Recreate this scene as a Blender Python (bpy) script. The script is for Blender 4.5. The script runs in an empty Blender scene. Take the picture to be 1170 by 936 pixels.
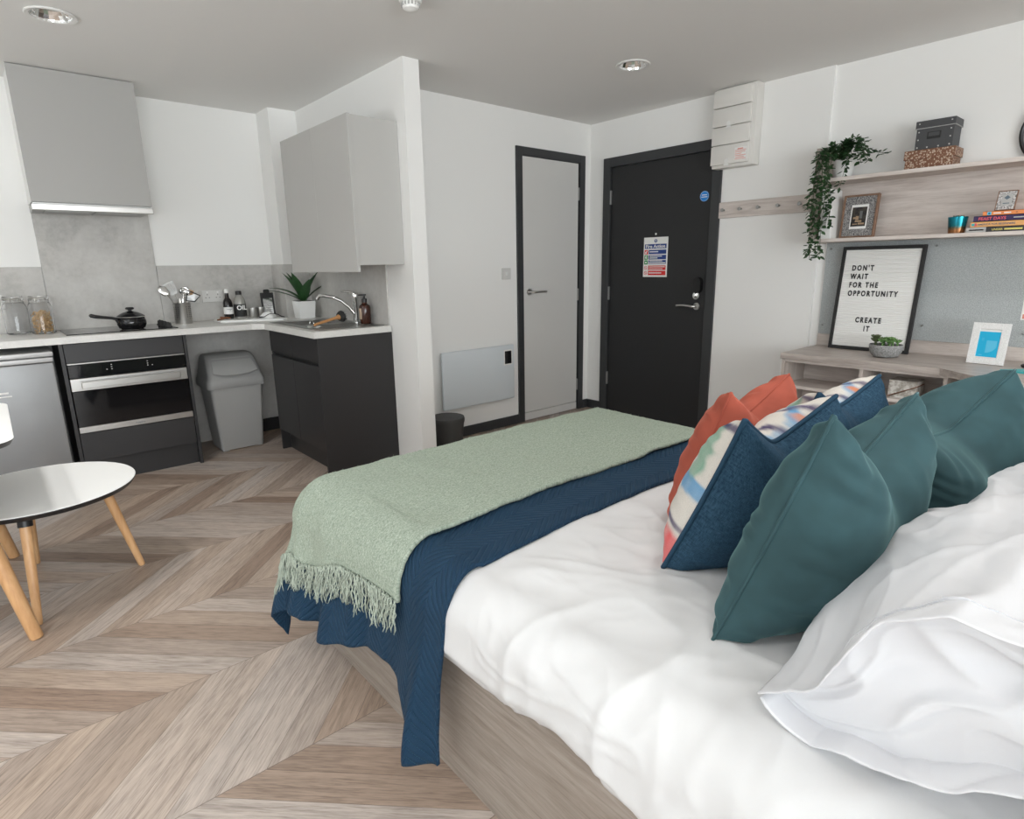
import bpy, bmesh, math, random
from mathutils import Vector, Matrix, noise, Euler
PI = math.pi
sc = bpy.context.scene
COL = sc.collection
rnd = random.Random(7)

# ------------------------------------------------------------------ helpers
def link(o):
    COL.objects.link(o); return o

def smooth(me):
    for p in me.polygons: p.use_smooth = True

def world_loc(o):
    l = Vector((0, 0, 0))
    while o is not None:
        l = l + o.location; o = o.parent
    return l

def obj(name, bm, mat, parent=None, sm=False, local=False):
    """ONE mesh object from a bmesh authored in world coordinates (parents carry no rotation unless local)."""
    me = bpy.data.meshes.new(name)
    if parent is not None and not local:
        bmesh.ops.translate(bm, verts=bm.verts, vec=-world_loc(parent))
    bmesh.ops.recalc_face_normals(bm, faces=bm.faces)
    bm.to_mesh(me); bm.free()
    if isinstance(mat, (list, tuple)):
        for m in mat: me.materials.append(m)
    else:
        me.materials.append(mat)
    if sm is True: smooth(me)
    o = link(bpy.data.objects.new(name, me))
    if sm == 'auto':
        smooth(me)
        try:
            me.set_sharp_from_angle(angle=math.radians(35))
        except Exception:
            pass
    if parent is not None: o.parent = parent
    return o

def pieces(name, bm, mat, parent=None, sm=False):
    """every loose piece of bm becomes a part of its own"""
    bm.verts.ensure_lookup_table()
    seen, isl = set(), []
    for v in bm.verts:
        if v in seen: continue
        st, cur = [v], []
        seen.add(v)
        while st:
            a = st.pop(); cur.append(a)
            for e in a.link_edges:
                b = e.other_vert(a)
                if b not in seen: seen.add(b); st.append(b)
        isl.append(cur)
    for cur in isl:
        nb = bmesh.new(); mp = {v: nb.verts.new(v.co) for v in cur}
        for f in {f for v in cur for f in v.link_faces}: nb.faces.new([mp[v] for v in f.verts])
        o = obj(name, nb, mat, parent, sm)
    bm.free()
    return o

def thing(name, label, cat, loc=(0, 0, 0), group=None, rotz=0):
    o = link(bpy.data.objects.new(name, None))
    o.empty_display_size = .05
    o.location = loc; o.rotation_euler = (0, 0, rotz)
    o['label'] = label; o['category'] = cat
    if group: o['group'] = group
    return o

def tag(o, label, cat, group=None, kind=None):
    o['label'] = label; o['category'] = cat
    if group: o['group'] = group
    if kind: o['kind'] = kind
    return o

def single(name, bm, mat, label, cat, base, group=None, sm=False):
    bmesh.ops.translate(bm, verts=bm.verts, vec=-Vector(base))
    o = obj(name, bm, mat, None, sm); o.location = base
    return tag(o, label, cat, group)

def struct(name, bm, mat, parent=None, sm=False):
    o = obj(name, bm, mat, parent, sm)
    if parent is None: o['kind'] = 'structure'
    return o

def B(): return bmesh.new()

def box(bm, x0, x1, y0, y1, z0, z1, bev=0, seg=2, mi=0):
    vs = [bm.verts.new((x, y, z)) for x in (x0, x1) for y in (y0, y1) for z in (z0, z1)]
    idx = [(0, 1, 3, 2), (4, 6, 7, 5), (0, 4, 5, 1), (2, 3, 7, 6), (0, 2, 6, 4), (1, 5, 7, 3)]
    fs = [bm.faces.new([vs[i] for i in f]) for f in idx]
    for f in fs: f.material_index = mi
    if bev > 0:
        es = list({e for f in fs for e in f.edges})
        bmesh.ops.bevel(bm, geom=es, offset=bev, segments=seg, affect='EDGES', profile=.5)
    return vs

def hexa(bm, pts, mi=0):
    """box from 8 points ordered like box(): x0y0z0,x0y0z1,x0y1z0,x0y1z1,x1y0z0,..."""
    vs = [bm.verts.new(p) for p in pts]
    for f in [(0, 1, 3, 2), (4, 6, 7, 5), (0, 4, 5, 1), (2, 3, 7, 6), (0, 2, 6, 4), (1, 5, 7, 3)]:
        bm.faces.new([vs[i] for i in f]).material_index = mi

def prism(bm, pts, z0, z1, mi=0):
    n = len(pts)
    a = [bm.verts.new((x, y, z0)) for x, y in pts]; b = [bm.verts.new((x, y, z1)) for x, y in pts]
    bm.faces.new(a[::-1]).material_index = mi; bm.faces.new(b).material_index = mi
    for i in range(n):
        bm.faces.new((a[i], a[(i + 1) % n], b[(i + 1) % n], b[i])).material_index = mi

def lathe(bm, prof, c=(0, 0, 0), n=32, M=None, cap=True, mi=0):
    """prof: list of (r,z)."""
    rings = []
    c = Vector(c)
    for r, z in prof:
        ring = []
        for i in range(n):
            a = 2 * PI * i / n
            v = Vector((r * math.cos(a), r * math.sin(a), z))
            if M is not None: v = M @ v
            ring.append(bm.verts.new(c + v))
        rings.append(ring)
    for a, b in zip(rings, rings[1:]):
        for i in range(n):
            bm.faces.new((a[i], a[(i + 1) % n], b[(i + 1) % n], b[i])).material_index = mi
    if cap:
        if prof[0][0] > 1e-6: bm.faces.new(rings[0][::-1]).material_index = mi
        if prof[-1][0] > 1e-6: bm.faces.new(rings[-1]).material_index = mi
    return rings

def tube(bm, pts, r, n=8, closed=False, cap=True, mi=0):
    pts = [Vector(p) for p in pts]
    m = len(pts)
    rad = r if isinstance(r, (list, tuple)) else [r] * m
    rings = []
    prev = None
    for i, p in enumerate(pts):
        if closed: t = pts[(i + 1) % m] - pts[i - 1]
        else: t = pts[min(i + 1, m - 1)] - pts[max(i - 1, 0)]
        if t.length < 1e-9: t = Vector((0, 0, 1))
        t.normalize()
        if prev is None:
            u = t.orthogonal().normalized()
        else:
            u = (prev - t * prev.dot(t))
            u = u.normalized() if u.length > 1e-6 else t.orthogonal().normalized()
        prev = u
        w = t.cross(u)
        rings.append([bm.verts.new(p + (u * math.cos(2 * PI * k / n) + w * math.sin(2 * PI * k / n)) * rad[i]) for k in range(n)])
    for i in range(m if closed else m - 1):
        a, b = rings[i], rings[(i + 1) % m]
        for k in range(n):
            bm.faces.new((a[k], a[(k + 1) % n], b[(k + 1) % n], b[k])).material_index = mi
    if cap and not closed:
        bm.faces.new(rings[0][::-1]).material_index = mi; bm.faces.new(rings[-1]).material_index = mi

def cone(bm, p0, p1, r0, r1, n=20, mi=0):
    tube(bm, [p0, p1], [r0, r1], n, mi=mi)

def disc(bm, c, r, nrm, th=.002, n=28, mi=0):
    c = Vector(c); nrm = Vector(nrm).normalized()
    tube(bm, [c, c + nrm * th], r, n, mi=mi)

def sphere(bm, c, r, seg=16, rings=10, scale=(1, 1, 1)):
    c = Vector(c)
    prof = [(r * math.sin(PI * i / rings), -r * math.cos(PI * i / rings)) for i in range(rings + 1)]
    prof[0] = (1e-5, prof[0][1]); prof[-1] = (1e-5, prof[-1][1])
    lathe(bm, prof, c, seg, Matrix.Diagonal(scale))

def grid(bm, fn, nu, nv, uvfn=None, closed_u=False):
    """fn(i/nu, j/nv) -> point. Returns the verts[i][j]; writes a UV layer when uvfn is given."""
    V = [[bm.verts.new(fn(i / nu, j / nv)) for j in range(nv + 1)] for i in range(nu + 1)]
    uvl = bm.loops.layers.uv.verify() if uvfn else None
    for i in range(nu):
        for j in range(nv):
            try: f = bm.faces.new((V[i][j], V[i + 1][j], V[i + 1][j + 1], V[i][j + 1]))
            except ValueError: continue
            if uvl:
                for l, (a, b) in zip(f.loops, ((i, j), (i + 1, j), (i + 1, j + 1), (i, j + 1))):
                    l[uvl].uv = uvfn(a / nu, b / nv)
    return V

def lerp(a, b, t): return a + (b - a) * t
def clamp(x, a=0., b=1.): return max(a, min(b, x))
def sstep(a, b, x):
    t = clamp((x - a) / (b - a)); return t * t * (3 - 2 * t)
def interp(x, pts):
    if x <= pts[0][0]: return pts[0][1]
    for (x0, y0), (x1, y1) in zip(pts, pts[1:]):
        if x <= x1:
            t = (x - x0) / (x1 - x0); t = t * t * (3 - 2 * t)
            return y0 + (y1 - y0) * t
    return pts[-1][1]
def nz(x, y, z=0): return noise.noise(Vector((x, y, z)))

def text_mesh(bm, s, size, M, ext=.0006, align='LEFT', bold=0.0, spacing=1.0, mi=0):
    cu = bpy.data.curves.new('lettering', 'FONT')
    cu.body = s; cu.size = size; cu.align_x = align; cu.extrude = ext; cu.offset = bold; cu.space_character = spacing
    cu.resolution_u = 3
    o = bpy.data.objects.new('lettering', cu); COL.objects.link(o)
    dg = bpy.context.evaluated_depsgraph_get()
    me = bpy.data.meshes.new_from_object(o.evaluated_get(dg))
    me.transform(M)
    n0 = len(bm.faces)
    bm.from_mesh(me)
    bm.faces.ensure_lookup_table()
    for f in bm.faces[n0:]: f.material_index = mi
    bpy.data.objects.remove(o); bpy.data.curves.remove(cu); bpy.data.meshes.remove(me)

def basis(o, x, y):
    """4x4 with x,y axes at origin o (z = x cross y)."""
    x = Vector(x).normalized(); y = Vector(y).normalized(); z = x.cross(y)
    M = Matrix((x, y, z)).transposed().to_4x4(); M.translation = Vector(o)
    return M
# a wall facing -x read from the room: text runs towards -y, up is +z
def wallB(x, y, z): return basis((x, y, z), (0, -1, 0), (0, 0, 1))
def wallA(x, y, z): return basis((x, y, z), (1, 0, 0), (0, 0, 1))

# ------------------------------------------------------------------ materials
def newmat(name):
    m = bpy.data.materials.new(name); m.use_nodes = True
    nt = m.node_tree
    return m, nt, nt.nodes['Principled BSDF']

class NT:
    """tiny node helper"""
    def __init__(s, nt): s.nt = nt
    def n(s, t, **k):
        d = s.nt.nodes.new(t)
        for a, b in k.items(): setattr(d, a, b)
        return d
    def l(s, a, b): s.nt.links.new(a, b)
    def v(s, x, sock):
        if isinstance(x, (int, float)): sock.default_value = x
        elif isinstance(x, (tuple, list)): sock.default_value = x
        else: s.l(x, sock)
    def m(s, op, a, b=0., c=None):
        d = s.n('ShaderNodeMath', operation=op)
        s.v(a, d.inputs[0]); s.v(b, d.inputs[1])
        if c is not None: s.v(c, d.inputs[2])
        return d.outputs[0]
    def noise(s, vec, scale, detail=3, rough=.55, dist=0):
        d = s.n('ShaderNodeTexNoise'); s.l(vec, d.inputs['Vector'])
        d.inputs['Scale'].default_value = scale; d.inputs['Detail'].default_value = detail
        d.inputs['Roughness'].default_value = rough; d.inputs['Distortion'].default_value = dist
        return d.outputs['Fac']
    def obj(s): return s.n('ShaderNodeTexCoord').outputs['Object']
    def pos(s): return s.n('ShaderNodeNewGeometry').outputs['Position']
    def uv(s): return s.n('ShaderNodeTexCoord').outputs['UV']
    def mapv(s, vec, scale=(1, 1, 1), rot=(0, 0, 0), loc=(0, 0, 0)):
        d = s.n('ShaderNodeMapping'); s.l(vec, d.inputs['Vector'])
        d.inputs['Scale'].default_value = scale; d.inputs['Rotation'].default_value = rot; d.inputs['Location'].default_value = loc
        return d.outputs['Vector']
    def xyz(s, vec):
        d = s.n('ShaderNodeSeparateXYZ'); s.l(vec, d.inputs[0]); return d.outputs
    def comb(s, x, y, z):
        d = s.n('ShaderNodeCombineXYZ')
        for a, i in zip((x, y, z), d.inputs): s.v(a, i)
        return d.outputs[0]
    def ramp(s, fac, stops, interp='LINEAR'):
        d = s.n('ShaderNodeValToRGB'); s.l(fac, d.inputs[0]); r = d.color_ramp; r.interpolation = interp
        while len(r.elements) < len(stops): r.elements.new(.5)
        for e, (p, c) in zip(r.elements, stops): e.position = p; e.color = (*c, 1)
        return d.outputs[0]
    def mix(s, fac, a, b, blend='MIX'):
        d = s.n('ShaderNodeMix', data_type='RGBA', blend_type=blend)
        s.v(fac, d.inputs[0])
        for x, i in ((a, d.inputs[6]), (b, d.inputs[7])):
            if isinstance(x, tuple): i.default_value = (*x[:3], 1)
            else: s.l(x, i)
        return d.outputs[2]
    def bump(s, h, strength=.3, dist=.002, normal=None):
        d = s.n('ShaderNodeBump'); s.l(h, d.inputs['Height'])
        d.inputs['Strength'].default_value = strength; d.inputs['Distance'].default_value = dist
        if normal is not None: s.l(normal, d.inputs['Normal'])
        return d.outputs[0]

def plain(name, col, rough=.5, metal=0., bump=0., bscale=200., var=0., vscale=8., spec=.5, **kw):
    m, nt, p = newmat(name); N = NT(nt)
    p.inputs['Base Color'].default_value = (*col, 1)
    p.inputs['Roughness'].default_value = rough; p.inputs['Metallic'].default_value = metal
    p.inputs['Specular IOR Level'].default_value = spec
    for k, v in kw.items():
        p.inputs[k.replace('_', ' ')].default_value = v
    co = N.obj()
    if var > 0:
        f = N.noise(co, vscale, 4)
        lo = tuple(c * (1 - var) for c in col); hi = tuple(min(1, c * (1 + var)) for c in col)
        N.l(N.ramp(f, [(.3, lo), (.7, hi)]), p.inputs['Base Color'])
    if bump > 0:
        N.l(N.bump(N.noise(co, bscale, 3), bump, .001), p.inputs['Normal'])
    return m

def wood(name, lo, mid, hi, axis='Y', rough=.45, scale=1.0):
    m, nt, p = newmat(name); N = NT(nt)
    sc_ = {'X': (1.6, 22, 22), 'Y': (22, 1.6, 22), 'Z': (22, 22, 1.6)}[axis]
    co = N.mapv(N.obj(), tuple(a * scale for a in sc_))
    f1 = N.noise(co, 1.0, 6, .62, .6)
    f2 = N.noise(co, 5.0, 3, .6)
    f = N.m('ADD', N.m('MULTIPLY', f1, .75), N.m('MULTIPLY', f2, .25))
    N.l(N.ramp(f, [(.32, lo), (.5, mid), (.68, hi)]), p.inputs['Base Color'])
    p.inputs['Roughness'].default_value = rough
    N.l(N.bump(f2, .12, .001), p.inputs['Normal'])
    return m

M = {}
M['wall'] = plain('wall_paint', (.82, .818, .80), .75, bump=.05, bscale=350)
M['ceiling'] = plain('ceiling_paint', (.76, .755, .74), .85)
M['dark'] = plain('dark_joinery_paint', (.035, .037, .039), .45)
M['black_door'] = plain('black_door_laminate', (.014, .0145, .0155), .5, bump=.08, bscale=500)
M['door_white'] = plain('pale_door_laminate', (.62, .615, .595), .5)
M['anthracite'] = plain('anthracite_laminate', (.023, .022, .023), .42, bump=.05, bscale=600)
M['black'] = plain('black_plastic', (.012, .012, .013), .4)
M['gloss_black'] = plain('black_glass', (.006, .006, .007), .06)
M['soft_black'] = plain('black_matte', (.02, .02, .02), .7)
M['steel'] = plain('brushed_steel', (.55, .54, .52), .3, 1.0, bump=.03, bscale=300)
M['chrome'] = plain('chrome', (.75, .75, .74), .08, 1.0)
M['dull_steel'] = plain('dull_steel', (.42, .42, .41), .38, .9)
M['fridge'] = plain('fridge_silver', (.30, .305, .31), .38, .35)
M['fridge_light'] = plain('fridge_trim', (.55, .55, .55), .35, .2)
M['grey_unit'] = plain('pale_grey_laminate', (.475, .47, .452), .5)
M['hood_grey'] = plain('hood_laminate', (.385, .38, .365), .5)
M['white'] = plain('white_plastic', (.78, .78, .76), .45)
M['cream_plastic'] = plain('consumer_unit_plastic', (.70, .685, .65), .5)
M['bin_grey'] = plain('bin_grey_plastic', (.36, .362, .355), .5, bump=.06, bscale=500)
M['bin_lid'] = plain('bin_lid_plastic', (.285, .287, .282), .48, bump=.06, bscale=500)
M['waste'] = plain('waste_bin_charcoal', (.055, .055, .054), .6, bump=.2, bscale=300)
M['heater'] = plain('heater_enamel', (.66, .71, .74), .3)
M['beech'] = wood('beech_legs', (.50, .27, .12), (.60, .35, .17), (.68, .43, .23), 'Z', .4)
M['table_white'] = plain('table_laminate', (.88, .885, .87), .65)
M['oak'] = wood('grey_oak_along_wall', (.43, .37, .335), (.58, .52, .48), (.68, .625, .585), 'Y', .5, 1.7)
M['oak_dark'] = wood('grey_oak_desk_top', (.27, .23, .208), (.41, .36, .328), (.51, .46, .42), 'Y', .4, 1.7)
M['oak_z'] = wood('grey_oak_upright', (.34, .29, .255), (.47, .415, .375), (.57, .515, .475), 'Z', .5)
M['oak_shade'] = plain('grey_cubby_lining', (.30, .30, .28), .6)
M['bed_oak'] = wood('bed_base_oak', (.20, .165, .138), (.28, .24, .205), (.35, .31, .275), 'Y', .5, 3.2)
M['paper'] = plain('paper_white', (.80, .80, .78), .7)
M['glass'] = plain('jar_glass', (1, 1, 1), .02, Transmission_Weight=1.0)
M['glass'].node_tree.nodes['Principled BSDF'].inputs['IOR'].default_value = 1.3
M['pasta'] = plain('dried_pasta', (.62, .40, .18), .6, var=.2, vscale=40)
M['leaf'] = plain('agave_leaf', (.022, .075, .022), .4, var=.35, vscale=20)
M['leaf_small'] = plain('trailing_leaf', (.028, .075, .025), .45, var=.5, vscale=60)
M['stem'] = plain('vine_stem', (.06, .07, .03), .6)
M['succ'] = plain('succulent_green', (.12, .24, .07), .5, var=.4, vscale=50)
M['succ_dark'] = plain('succulent_dark', (.075, .10, .04), .5, var=.4, vscale=60)
M['soil'] = plain('soil', (.03, .022, .017), .9)
M['ceramic'] = plain('white_ceramic', (.80, .80, .78), .35)
M['concrete_pot'] = plain('speckled_concrete', (.27, .27, .265), .85, bump=.5, bscale=180, var=.45, vscale=150)
M['mdf'] = plain('light_wood', (.55, .33, .17), .5, var=.15, vscale=30)
M['brush_wood'] = plain('brush_handle_wood', (.60, .30, .12), .45)
M['amber'] = plain('amber_bottle', (.045, .012, .006), .12)
M['wine'] = plain('dark_bottle_glass', (.012, .010, .010), .1)
M['oil_glass'] = plain('clear_oil_glass', (.55, .54, .50), .08, Transmission_Weight=.5)
M['label_tan'] = plain('tan_label', (.50, .38, .28), .6)
M['cinnamon'] = plain('cinnamon', (.20, .075, .03), .7)
M['red'] = plain('sign_red', (.62, .02, .02), .5)
M['blue'] = plain('sign_blue', (.012, .045, .22), .5)
M['green'] = plain('sign_green', (.01, .25, .06), .5)
M['disc_blue'] = plain('mandatory_blue', (.01, .22, .62), .45)
M['sticker_red'] = plain('sticker_print', (.72, .26, .20), .6)
M['felt'] = None
M['orange'] = plain('book_orange', (.75, .25, .08), .55)
M['tan_book'] = plain('book_tan', (.70, .36, .13), .55)
M['purple'] = plain('book_purple', (.035, .018, .08), .5)
M['charcoal'] = plain('book_charcoal', (.03, .03, .033), .5)
M['grey_paper'] = plain('grey_paper', (.42, .42, .41), .6)
M['coral_ink'] = plain('coral_ink', (.68, .10, .12), .6)
M['yellow_ink'] = plain('yellow_ink', (.62, .55, .15), .6)
M['slate_ink'] = plain('slate_ink', (.10, .14, .18), .6)
M['teal_ink'] = plain('teal_ink', (.05, .40, .42), .5)
M['frame_wood'] = plain('walnut_frame', (.21, .12, .075), .5, var=.25, vscale=40)
M['cyan'] = plain('cyan_print', (.0, .42, .70), .4)
M['cyan_light'] = plain('pale_cyan_print', (.10, .52, .76), .4)
M['box_grey'] = plain('grey_fibreboard', (.055, .057, .060), .55, bump=.15, bscale=300)
M['sink'] = plain('sink_steel', (.30, .30, .29), .28, .95)
M['mirror_chrome'] = M['chrome']

def m_concrete():
    m, nt, p = newmat('concrete_laminate'); N = NT(nt)
    co = N.obj()
    a = N.noise(co, 3.2, 7, .62, .4); b = N.noise(co, 38, 4, .6); c = N.noise(N.mapv(co, (9, 9, 1.2)), 1., 4)
    f = N.m('ADD', N.m('ADD', N.m('MULTIPLY', a, .6), N.m('MULTIPLY', b, .2)), N.m('MULTIPLY', c, .2))
    N.l(N.ramp(f, [(.33, (.33, .32, .30)), (.48, (.48, .468, .445)), (.66, (.58, .57, .545))]), p.inputs['Base Color'])
    p.inputs['Roughness'].default_value = .5
    return m
M['concrete'] = m_concrete()
def m_worktop():
    m, nt, p = newmat('pale_stone_worktop'); N = NT(nt)
    co = N.obj()
    a = N.noise(co, 6, 6, .6, .3); b = N.noise(co, 90, 3, .6)
    f = N.m('ADD', N.m('MULTIPLY', a, .6), N.m('MULTIPLY', b, .4))
    N.l(N.ramp(f, [(.3, (.58, .575, .55)), (.7, (.72, .715, .69))]), p.inputs['Base Color'])
    p.inputs['Roughness'].default_value = .35
    return m
M['worktop'] = m_worktop()
def m_felt():
    m, nt, p = newmat('grey_felt'); N = NT(nt)
    co = N.obj()
    f = N.noise(co, 260, 4, .7)
    N.l(N.ramp(f, [(.38, (.29, .315, .32)), (.62, (.53, .56, .56))]), p.inputs['Base Color'])
    p.inputs['Roughness'].default_value = .95
    N.l(N.bump(f, .4, .001), p.inputs['Normal'])
    return m
M['felt'] = m_felt()

def m_floor():
    m, nt, p = newmat('chevron_oak_planks'); N = NT(nt)
    X, Y, Z = N.xyz(N.pos())
    r = N.m('DIVIDE', N.m('SUBTRACT', Y, 1.4), .5)
    k = N.m('FLOOR', r); v = N.m('SUBTRACT', r, k)
    odd = N.m('FLOORED_MODULO', k, 2.0)
    sgn = N.m('SUBTRACT', 1.0, N.m('MULTIPLY', odd, 2.0))           # +1 even, -1 odd
    f = N.m('ADD', N.m('MULTIPLY', N.m('MULTIPLY', N.m('SUBTRACT', v, 1.0), .5), N.m('SUBTRACT', 1.0, odd)),
            N.m('MULTIPLY', N.m('MULTIPLY', v, -.5), odd))
    pp = N.m('DIVIDE', N.m('SUBTRACT', N.m('SUBTRACT', X, f), .096), .125)
    pid = N.m('FLOOR', pp); pf = N.m('SUBTRACT', pp, pid)
    wn = N.n('ShaderNodeTexWhiteNoise', noise_dimensions='3D'); N.l(N.comb(pid, k, 3.7), wn.inputs['Vector'])
    rv = wn.outputs['Value']; rc = N.xyz(wn.outputs['Color'])
    along = N.m('MULTIPLY', N.m('ADD', X, N.m('MULTIPLY', Y, sgn)), .7071)
    across = N.m('MULTIPLY', N.m('SUBTRACT', X, N.m('MULTIPLY', Y, sgn)), .7071)
    off = N.m('MULTIPLY', rv, 57.0)
    gv = N.comb(N.m('ADD', N.m('MULTIPLY', along, 4.2), off), N.m('MULTIPLY', across, 52.), off)
    g1 = N.noise(gv, 1.0, 6, .62, .5)
    gv2 = N.comb(N.m('ADD', N.m('MULTIPLY', along, 16.), off), N.m('MULTIPLY', across, 230.), off)
    g2 = N.noise(gv2, 1.0, 3, .6)
    base = N.ramp(rc[0], [(0., (.25, .178, .135)), (.25, (.385, .305, .245)), (.5, (.31, .245, .20)), (.75, (.43, .375, .335)), (1., (.40, .305, .235))])
    g = N.m('ADD', N.m('MULTIPLY', g1, .5), N.m('MULTIPLY', g2, .5))
    grain = N.ramp(g, [(.32, (.55, .53, .52)), (.5, (1., 1., 1.)), (.66, (1.27, 1.27, 1.27))])
    c = N.mix(1.0, base, grain, 'MULTIPLY')
    # joints
    e1 = N.m('MINIMUM', pf, N.m('SUBTRACT', 1.0, pf))               # in .125 units
    j1 = N.m('LESS_THAN', e1, .010)
    e2 = N.m('MINIMUM', v, N.m('SUBTRACT', 1.0, v))
    j2 = N.m('LESS_THAN', e2, .0028)
    j = N.m('MAXIMUM', j1, j2)
    c = N.mix(N.m('MULTIPLY', j, .6), c, (.10, .075, .06))
    N.l(c, p.inputs['Base Color'])
    p.inputs['Roughness'].default_value = .42
    h = N.m('SUBTRACT', N.m('MULTIPLY', g2, .3), j)
    N.l(N.bump(h, .25, .001), p.inputs['Normal'])
    return m
M['floor'] = m_floor()

def m_cloth(name, col, wscale=900, bump=.25, rough=.9, sheen=0., wrinkle=0., var=.06, uv=False, sheen_tint=None):
    m, nt, p = newmat(name); N = NT(nt)
    co = N.uv() if uv else N.obj()
    w = N.noise(co, wscale, 2)
    lo = tuple(c * (1 - var) for c in col); hi = tuple(min(1, c * (1 + var)) for c in col)
    N.l(N.ramp(w, [(.3, lo), (.7, hi)]), p.inputs['Base Color'])
    p.inputs['Roughness'].default_value = rough; p.inputs['Specular IOR Level'].default_value = .2
    nrm = N.bump(w, bump, .0006)
    if wrinkle > 0:
        a = N.noise(N.mapv(N.obj(), (3, 6, 6), (0, 0, .6)), 1., 3, .5, .6)
        nrm = N.bump(a, wrinkle, .02, nrm)
    N.l(nrm, p.inputs['Normal'])
    if sheen:
        p.inputs['Sheen Weight'].default_value = sheen; p.inputs['Sheen Roughness'].default_value = .35
        p.inputs['Sheen Tint'].default_value = (*(sheen_tint or col), 1)
    return m
M['linen'] = m_cloth('white_bed_linen', (.635, .64, .645), 1200, .1, .85, wrinkle=.22, var=.01)
M['pillow_linen'] = m_cloth('white_pillow_linen', (.67, .678, .70), 1200, .1, .85, wrinkle=.2, var=.01)
M['mattress'] = m_cloth('mattress_ticking', (.7, .7, .68))
M['teal'] = m_cloth('teal_velvet', (.036, .080, .090), 14, .03, .8, sheen=.40, var=.16, wrinkle=.16, sheen_tint=(.32, .58, .58))
M['rust'] = m_cloth('rust_velvet', (.36, .085, .055), 14, .03, .8, sheen=.25, var=.15, wrinkle=.16, sheen_tint=(.9, .38, .28))
M['navy_linen'] = None

def m_weave(name, c0, c1):
    m, nt, p = newmat(name); N = NT(nt)
    u = N.uv()
    a = N.noise(N.mapv(u, (40, 420, 1)), 1., 3); b = N.noise(N.mapv(u, (420, 40, 1)), 1., 3)
    f = N.m('MULTIPLY', N.m('ADD', a, b), .5)
    N.l(N.ramp(f, [(.40, c0), (.60, c1)]), p.inputs['Base Color'])
    p.inputs['Roughness'].default_value = .9; p.inputs['Specular IOR Level'].default_value = .15
    N.l(N.bump(f, .5, .001), p.inputs['Normal'])
    return m
M['navy_linen'] = m_weave('navy_linen_weave', (.010, .030, .058), (.035, .085, .135))

def m_attr(name, rough=.9, bump=.3, bs=700):
    m, nt, p = newmat(name); N = NT(nt)
    a = N.n('ShaderNodeAttribute'); a.attribute_name = 'Print'
    w = N.noise(N.obj(), bs, 2)
    N.l(N.mix(1., a.outputs['Color'], N.ramp(w, [(.3, (.86, .86, .86)), (.7, (1.08, 1.08, 1.08))]), 'MULTIPLY'), p.inputs['Base Color'])
    p.inputs['Roughness'].default_value = rough; p.inputs['Specular IOR Level'].default_value = .2
    N.l(N.bump(w, bump, .0006), p.inputs['Normal'])
    return m
M['print'] = m_attr('painted_linen_print')

def m_quilt():
    m, nt, p = newmat('navy_quilted_cotton'); N = NT(nt)
    U, V, W = N.xyz(N.uv())                                           # metres: U along the drop, V along the bed
    tri = N.m('ABSOLUTE', N.m('SUBTRACT', N.m('FRACT', N.m('DIVIDE', V, .150)), .5))   # 0..0.5
    s = N.m('ADD', U, N.m('MULTIPLY', tri, .20))
    fr = N.m('FRACT', N.m('DIVIDE', s, .0235))
    d = N.m('ABSOLUTE', N.m('SUBTRACT', fr, .5))                       # .5 at the stitch
    line = N.m('GREATER_THAN', d, .462)
    puff = N.m('SUBTRACT', 1., N.m('POWER', N.m('MULTIPLY', d, 2.), 3.))
    tex = N.noise(N.uv(), 500, 2)
    dash = N.m('GREATER_THAN', N.m('FRACT', N.m('MULTIPLY', V, 260.)), .35)
    c = N.ramp(tex, [(.3, (.0045, .024, .054)), (.7, (.008, .036, .074))])
    c = N.mix(N.m('MULTIPLY', N.m('MULTIPLY', line, dash), .5), c, (.035, .12, .19))
    N.l(c, p.inputs['Base Color'])
    p.inputs['Roughness'].default_value = .75; p.inputs['Specular IOR Level'].default_value = .25
    p.inputs['Sheen Weight'].default_value = .05; p.inputs['Sheen Tint'].default_value = (.3, .5, .7, 1)
    N.l(N.bump(N.m('ADD', puff, N.m('MULTIPLY', tex, .1)), .75, .004), p.inputs['Normal'])
    return m
M['quilt'] = m_quilt()
def m_throw():
    m, nt, p = newmat('sage_boucle_wool'); N = NT(nt)
    co = N.uv()
    a = N.noise(co, 210, 3, .7, .8); b = N.noise(N.mapv(co, (70, 260, 1)), 1., 3, .6, 1.)
    f = N.m('ADD', N.m('MULTIPLY', a, .65), N.m('MULTIPLY', b, .35))
    N.l(N.ramp(f, [(.32, (.165, .205, .160)), (.5, (.295, .350, .285)), (.64, (.46, .51, .44))]), p.inputs['Base Color'])
    p.inputs['Roughness'].default_value = .95; p.inputs['Specular IOR Level'].default_value = .1
    p.inputs['Sheen Weight'].default_value = .3; p.inputs['Sheen Tint'].default_value = (.7, .8, .66, 1)
    N.l(N.bump(f, .9, .004), p.inputs['Normal'])
    return m
M['throw'] = m_throw()
M['fringe'] = plain('sage_fringe_yarn', (.36, .41, .345), .95, var=.25, vscale=60)

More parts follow.
